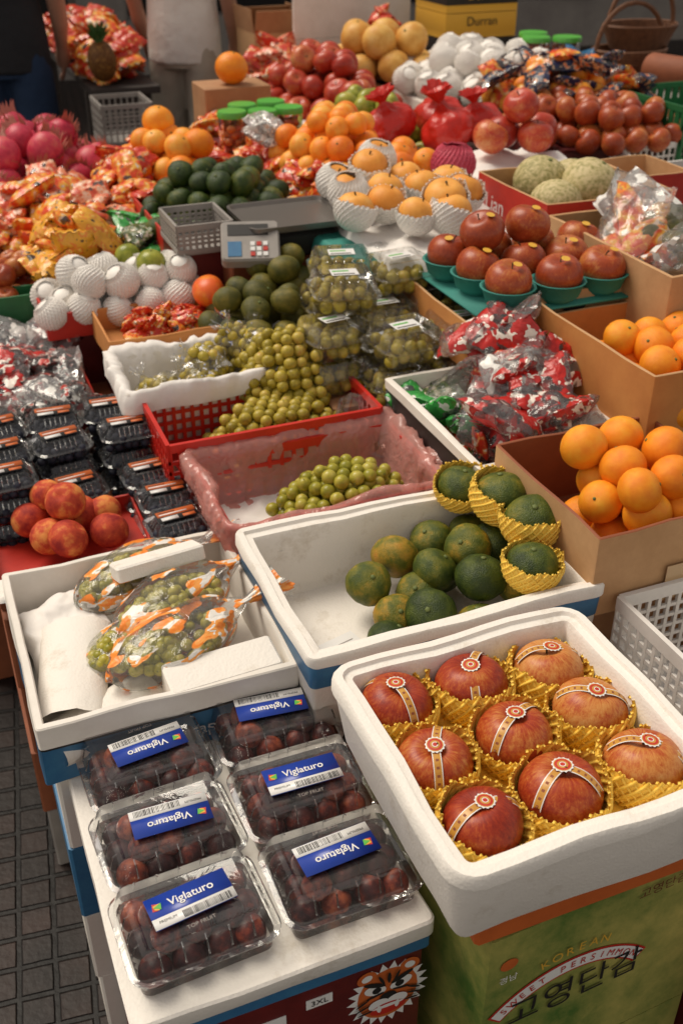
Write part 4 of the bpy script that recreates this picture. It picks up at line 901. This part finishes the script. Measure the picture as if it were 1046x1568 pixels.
# rear stall on the left
tablef(.80,4.86,1.10,6.5,.80)
mass('pineapple','pineapple',[(.87,4.93,.905,.062)],['pine','leaf'],tilt=.2)
packets('red_fruit_packets',.84,5.02,1.07,6.2,.81,.98,.09,['bagredfull','bagorange','bagredfull'],100,seed=103)
for z in (.02,.18,.34,.50,.66): crate('grey_plastic_crate',.86,4.55,.20,.24,z,z+.155,'greybox',8,9,4)
pedestal(.98,4.1,.30,.24,0,.55,('dkred','dkred'))
carton('open_cardboard_carton',1.70,5.05,.28,.28,.60,.98,('cardl','card'),flap=.10)
crate('green_plastic_crate',1.98,5.35,.46,.35,.79,.98,'green',12,10,3)
pedestal(1.98,5.35,.46,.35,0,.79,('greybox','card'));pedestal(1.70,5.05,.27,.27,0,.60)
packets('pink_packets_far',1.50,4.50,1.70,4.80,.80,.96,.08,['bagpink','bagredfull'],40,seed=105)
# ============================================================ PEOPLE (fused lofted bodies)
def rings(mb,secs,n=20):
    V=[];F=[]
    for (x,y,z,rx,ry) in secs:
        for k in range(n): a=2*PI*k/n;V.append((x+rx*math.cos(a),y+ry*math.sin(a),z))
    for i in range(len(secs)-1):
        for k in range(n): j=(k+1)%n;F.append((i*n+k,i*n+j,(i+1)*n+j,(i+1)*n+k))
    F.append(tuple(range(n-1,-1,-1)));F.append(tuple(range((len(secs)-1)*n,len(secs)*n)));mb.add(V,F)
def fuse(ob,vs,it=4):
    m=ob.modifiers.new('Remesh','REMESH');m.mode='VOXEL';m.voxel_size=vs;m.use_smooth_shade=True
    s=ob.modifiers.new('Smooth','SMOOTH');s.factor=.5;s.iterations=it
def person(name,x,y,rz,shirt,shorts,h=1.72,step=.04):
    e=empty(name);k=h/1.72
    mb=MB()
    rings(mb,[(0,0,.86,.14,.10),(0,0,.95,.165,.115),(0,0,1.08,.145,.10),(0,0,1.22,.16,.108),(0,0,1.36,.165,.105),(0,0,1.43,.12,.08),(0,.01,1.47,.065,.06),(0,.005,1.56,.055,.055)])
    for sx in (-1,1):
        st=step*sx
        rings(mb,[(sx*.085,0,.92,.088,.098),(sx*.092,-st*.4,.72,.078,.085),(sx*.095,-st*.8,.52,.056,.062),(sx*.096,-st*.8+.01,.38,.054,.062),(sx*.098,-st*.6+.02,.22,.042,.048),(sx*.10,-st*.5+.02,.09,.034,.042),(sx*.10,-st*.5+.0,.05,.038,.07),(sx*.10,-st*.5-.02,.02,.042,.10)][::-1])
        sh=(sx*.175,0,1.40);el=(sx*.235,.03,1.12);wr=(sx*.225,-.10,.90)
        v,f=tube([(sx*.13,0,1.40),sh,(sx*.21,.015,1.27),el,(sx*.235,-.04,1.0),wr,(sx*.222,-.125,.865)],[.05,.056,.046,.040,.038,.026,.030],12);mb.add(v,f)
        v,f=tube([wr,(sx*.222,-.125,.86),(sx*.220,-.14,.815)],[.026,.034,.030],10);mb.add(v,f)
        for q,(dy,L_) in enumerate([(-.024,.060),(-.008,.072),(.008,.068),(.022,.052)]):
            v,f=tube([(sx*.221,-.135+dy,.83),(sx*.220,-.142+dy,.83-L_*.5),(sx*.210,-.138+dy,.83-L_),(sx*.198,-.130+dy,.822-L_)],[.0095,.009,.008,.007],8);mb.add(v,f)
        v,f=tube([(sx*.215,-.15,.86),(sx*.205,-.178,.835),(sx*.198,-.180,.81)],[.012,.010,.008],8);mb.add(v,f)
    fuse(mb.build('body',['skin'],e,sharp=0),.007)
    mb=MB()
    rings(mb,[(0,.0,.82,.185,.145),(0,0,.95,.182,.138),(0,0,1.10,.170,.125),(0,0,1.25,.180,.128),(0,0,1.37,.182,.122),(0,0,1.44,.13,.095),(0,0,1.475,.082,.074)])
    for sx in (-1,1):
        v,f=tube([(sx*.12,0,1.40),(sx*.18,0,1.395),(sx*.215,.012,1.28),(sx*.232,.02,1.18)],[.065,.072,.072,.074],14);mb.add(v,f)
    fuse(mb.build('shirt',[shirt],e,sharp=0),.009,3)
    mb=MB()
    rings(mb,[(0,0,.80,.17,.13),(0,0,.95,.172,.125),(0,0,.99,.165,.12)])
    for sx in (-1,1):
        st=step*sx;rings(mb,[(sx*.102,-st*.8,.46,.092,.098),(sx*.098,-st*.5,.62,.094,.104),(sx*.09,-st*.2,.80,.096,.115),(sx*.085,0,.92,.088,.11)])
    fuse(mb.build('shorts',[shorts],e,sharp=0),.009,3)
    V,F=lathe(fprof(1,0,.3,0,0,20),28);V=V.copy()
    for i in range(len(V)):
        a,b_,c=V[i];front=max(0,-b_);V[i]=(a*.078*(1-.22*max(0,-c)),b_*.098*(1-.10*max(0,-c)),c*.122)
        V[i][1]-=front*(.022*math.exp(-((c+.12)/.16)**2-(a/.16)**2)+.008*math.exp(-((c+.55)/.1)**2-(a/.3)**2)-.008*math.exp(-((c-.05)/.12)**2-((abs(a)-.38)/.15)**2))
    mb=MB();mb.add(V+np.array([0,-.01,1.645]),F,0)
    v,f=lathe(fprof(1,0,.3,0,0,8),10)
    for sx in (-1,1):
        mb.add(xf(v,T(sx*.077,.0,1.64,s=(.010,.018,.030))),f,0)
        mb.add(xf(v,T(sx*.030,-.094,1.648,s=(.014,.008,.008))),f,2);mb.add(xf(v,T(sx*.030,-.100,1.648,s=(.006,.004,.006))),f,1)
        mb.add(xf(v,T(sx*.030,-.100,1.668,s=(.017,.005,.003))),f,1)
    mb.add(xf(v,T(0,-.101,1.585,s=(.024,.007,.006))),f,3)
    mb.build('head',['skin','ink','lwhite','peach'],e,sharp=0)
    V2,F2=lathe(fprof(1,0,.3,0,0,16),24,lambda a,z:.03*math.sin(9*a+z*5));keep=[q for q in F2 if np.mean([V2[i][2]-(-V2[i][1])*.55 for i in q])>-.15]
    mb=MB();mb.add(xf(V2,T(0,.004,1.658,s=(.085,.104,.122))),keep,0);mb.build('hair',['hair'],e,sharp=0)
    mb=MB()
    for sx in (-1,1): loft(mb,sx*.10,-step*sx*.5-.03,.10,.26,.045,[(0,0),(.003,.02),(-.004,.05),(-.02,.070)],0)
    mb.build('shoes',['ink'],e)
    e.location=(x,y,0);e.rotation_euler=(0,0,rz);e.scale=(k,k,k)
person('man_in_white_shirt',1.36,5.40,2.6,'shirtw','shortsg',1.70)
person('man_in_black_shirt',.50,5.20,2.9,'shirtb','shortsb',1.78)
# ============================================================ BUILDING BEHIND
e=empty('shop_building');mb=MB()
box(mb,-8,10.0,0,12,10.3,.45,0);box(mb,-8,10.0,2.8,12,10.3,5.5,0)
for i in range(9): box(mb,-8+i*2.4,9.98,.45,-7.6+i*2.4,10.28,2.8,0)
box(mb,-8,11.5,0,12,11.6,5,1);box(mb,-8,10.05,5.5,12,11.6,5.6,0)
for i in range(8):
    x0=-7.6+i*2.4;box(mb,x0,10.1,.45,x0+.05,10.15,2.8,2);box(mb,x0+1.95,10.1,.45,x0+2.0,10.15,2.8,2);box(mb,x0+.97,10.1,.45,x0+1.02,10.15,2.8,2);box(mb,x0,10.1,1.9,x0+2,10.145,1.95,2)
mb.build('facade',['wall','dark','steel'],e)
# ============================================================ CAMERA / LIGHT
cam=bpy.data.cameras.new('camera');cam.sensor_fit='VERTICAL';cam.sensor_height=36;cam.lens=1600/1568*36;cam.clip_start=.05;cam.clip_end=500
cam.dof.use_dof=True;cam.dof.focus_distance=1.35;cam.dof.aperture_fstop=6.3
co=bpy.data.objects.new('camera',cam);COL.objects.link(co);co.location=(0,0,1.65);co.rotation_euler=(math.radians(90-32),0,math.radians(-22));scene.camera=co
w=bpy.data.worlds.new('World');scene.world=w;w.use_nodes=True;nt=w.node_tree;nt.nodes.clear()
sk=nt.nodes.new('ShaderNodeTexSky');sk.sky_type='NISHITA';sk.sun_disc=False
EL,AZ=math.radians(58),math.radians(-35)
sk.sun_elevation=EL;sk.sun_rotation=AZ
hs=nt.nodes.new('ShaderNodeHueSaturation');hs.inputs['Saturation'].default_value=.25
tn=nt.nodes.new('ShaderNodeMix');tn.data_type='RGBA';tn.blend_type='MULTIPLY';tn.inputs[0].default_value=1;tn.inputs[7].default_value=(1.06,.93,.79,1)
bg=nt.nodes.new('ShaderNodeBackground');bg.inputs[1].default_value=.15;ow=nt.nodes.new('ShaderNodeOutputWorld')
nt.links.new(sk.outputs[0],hs.inputs['Color']);nt.links.new(hs.outputs[0],tn.inputs[6]);nt.links.new(tn.outputs[2],bg.inputs[0]);nt.links.new(bg.outputs[0],ow.inputs[0])
sd=bpy.data.lights.new('sun','SUN');sd.energy=2.6;sd.angle=math.radians(32);sd.color=(1,.91,.77)
so=bpy.data.objects.new('sun',sd);COL.objects.link(so)
d=Vector((math.sin(AZ)*math.cos(EL),math.cos(AZ)*math.cos(EL),math.sin(EL)));so.rotation_euler=d.to_track_quat('Z','Y').to_euler();so.location=d*10
scene.view_settings.view_transform='Standard';scene.view_settings.look='None';scene.view_settings.exposure=0
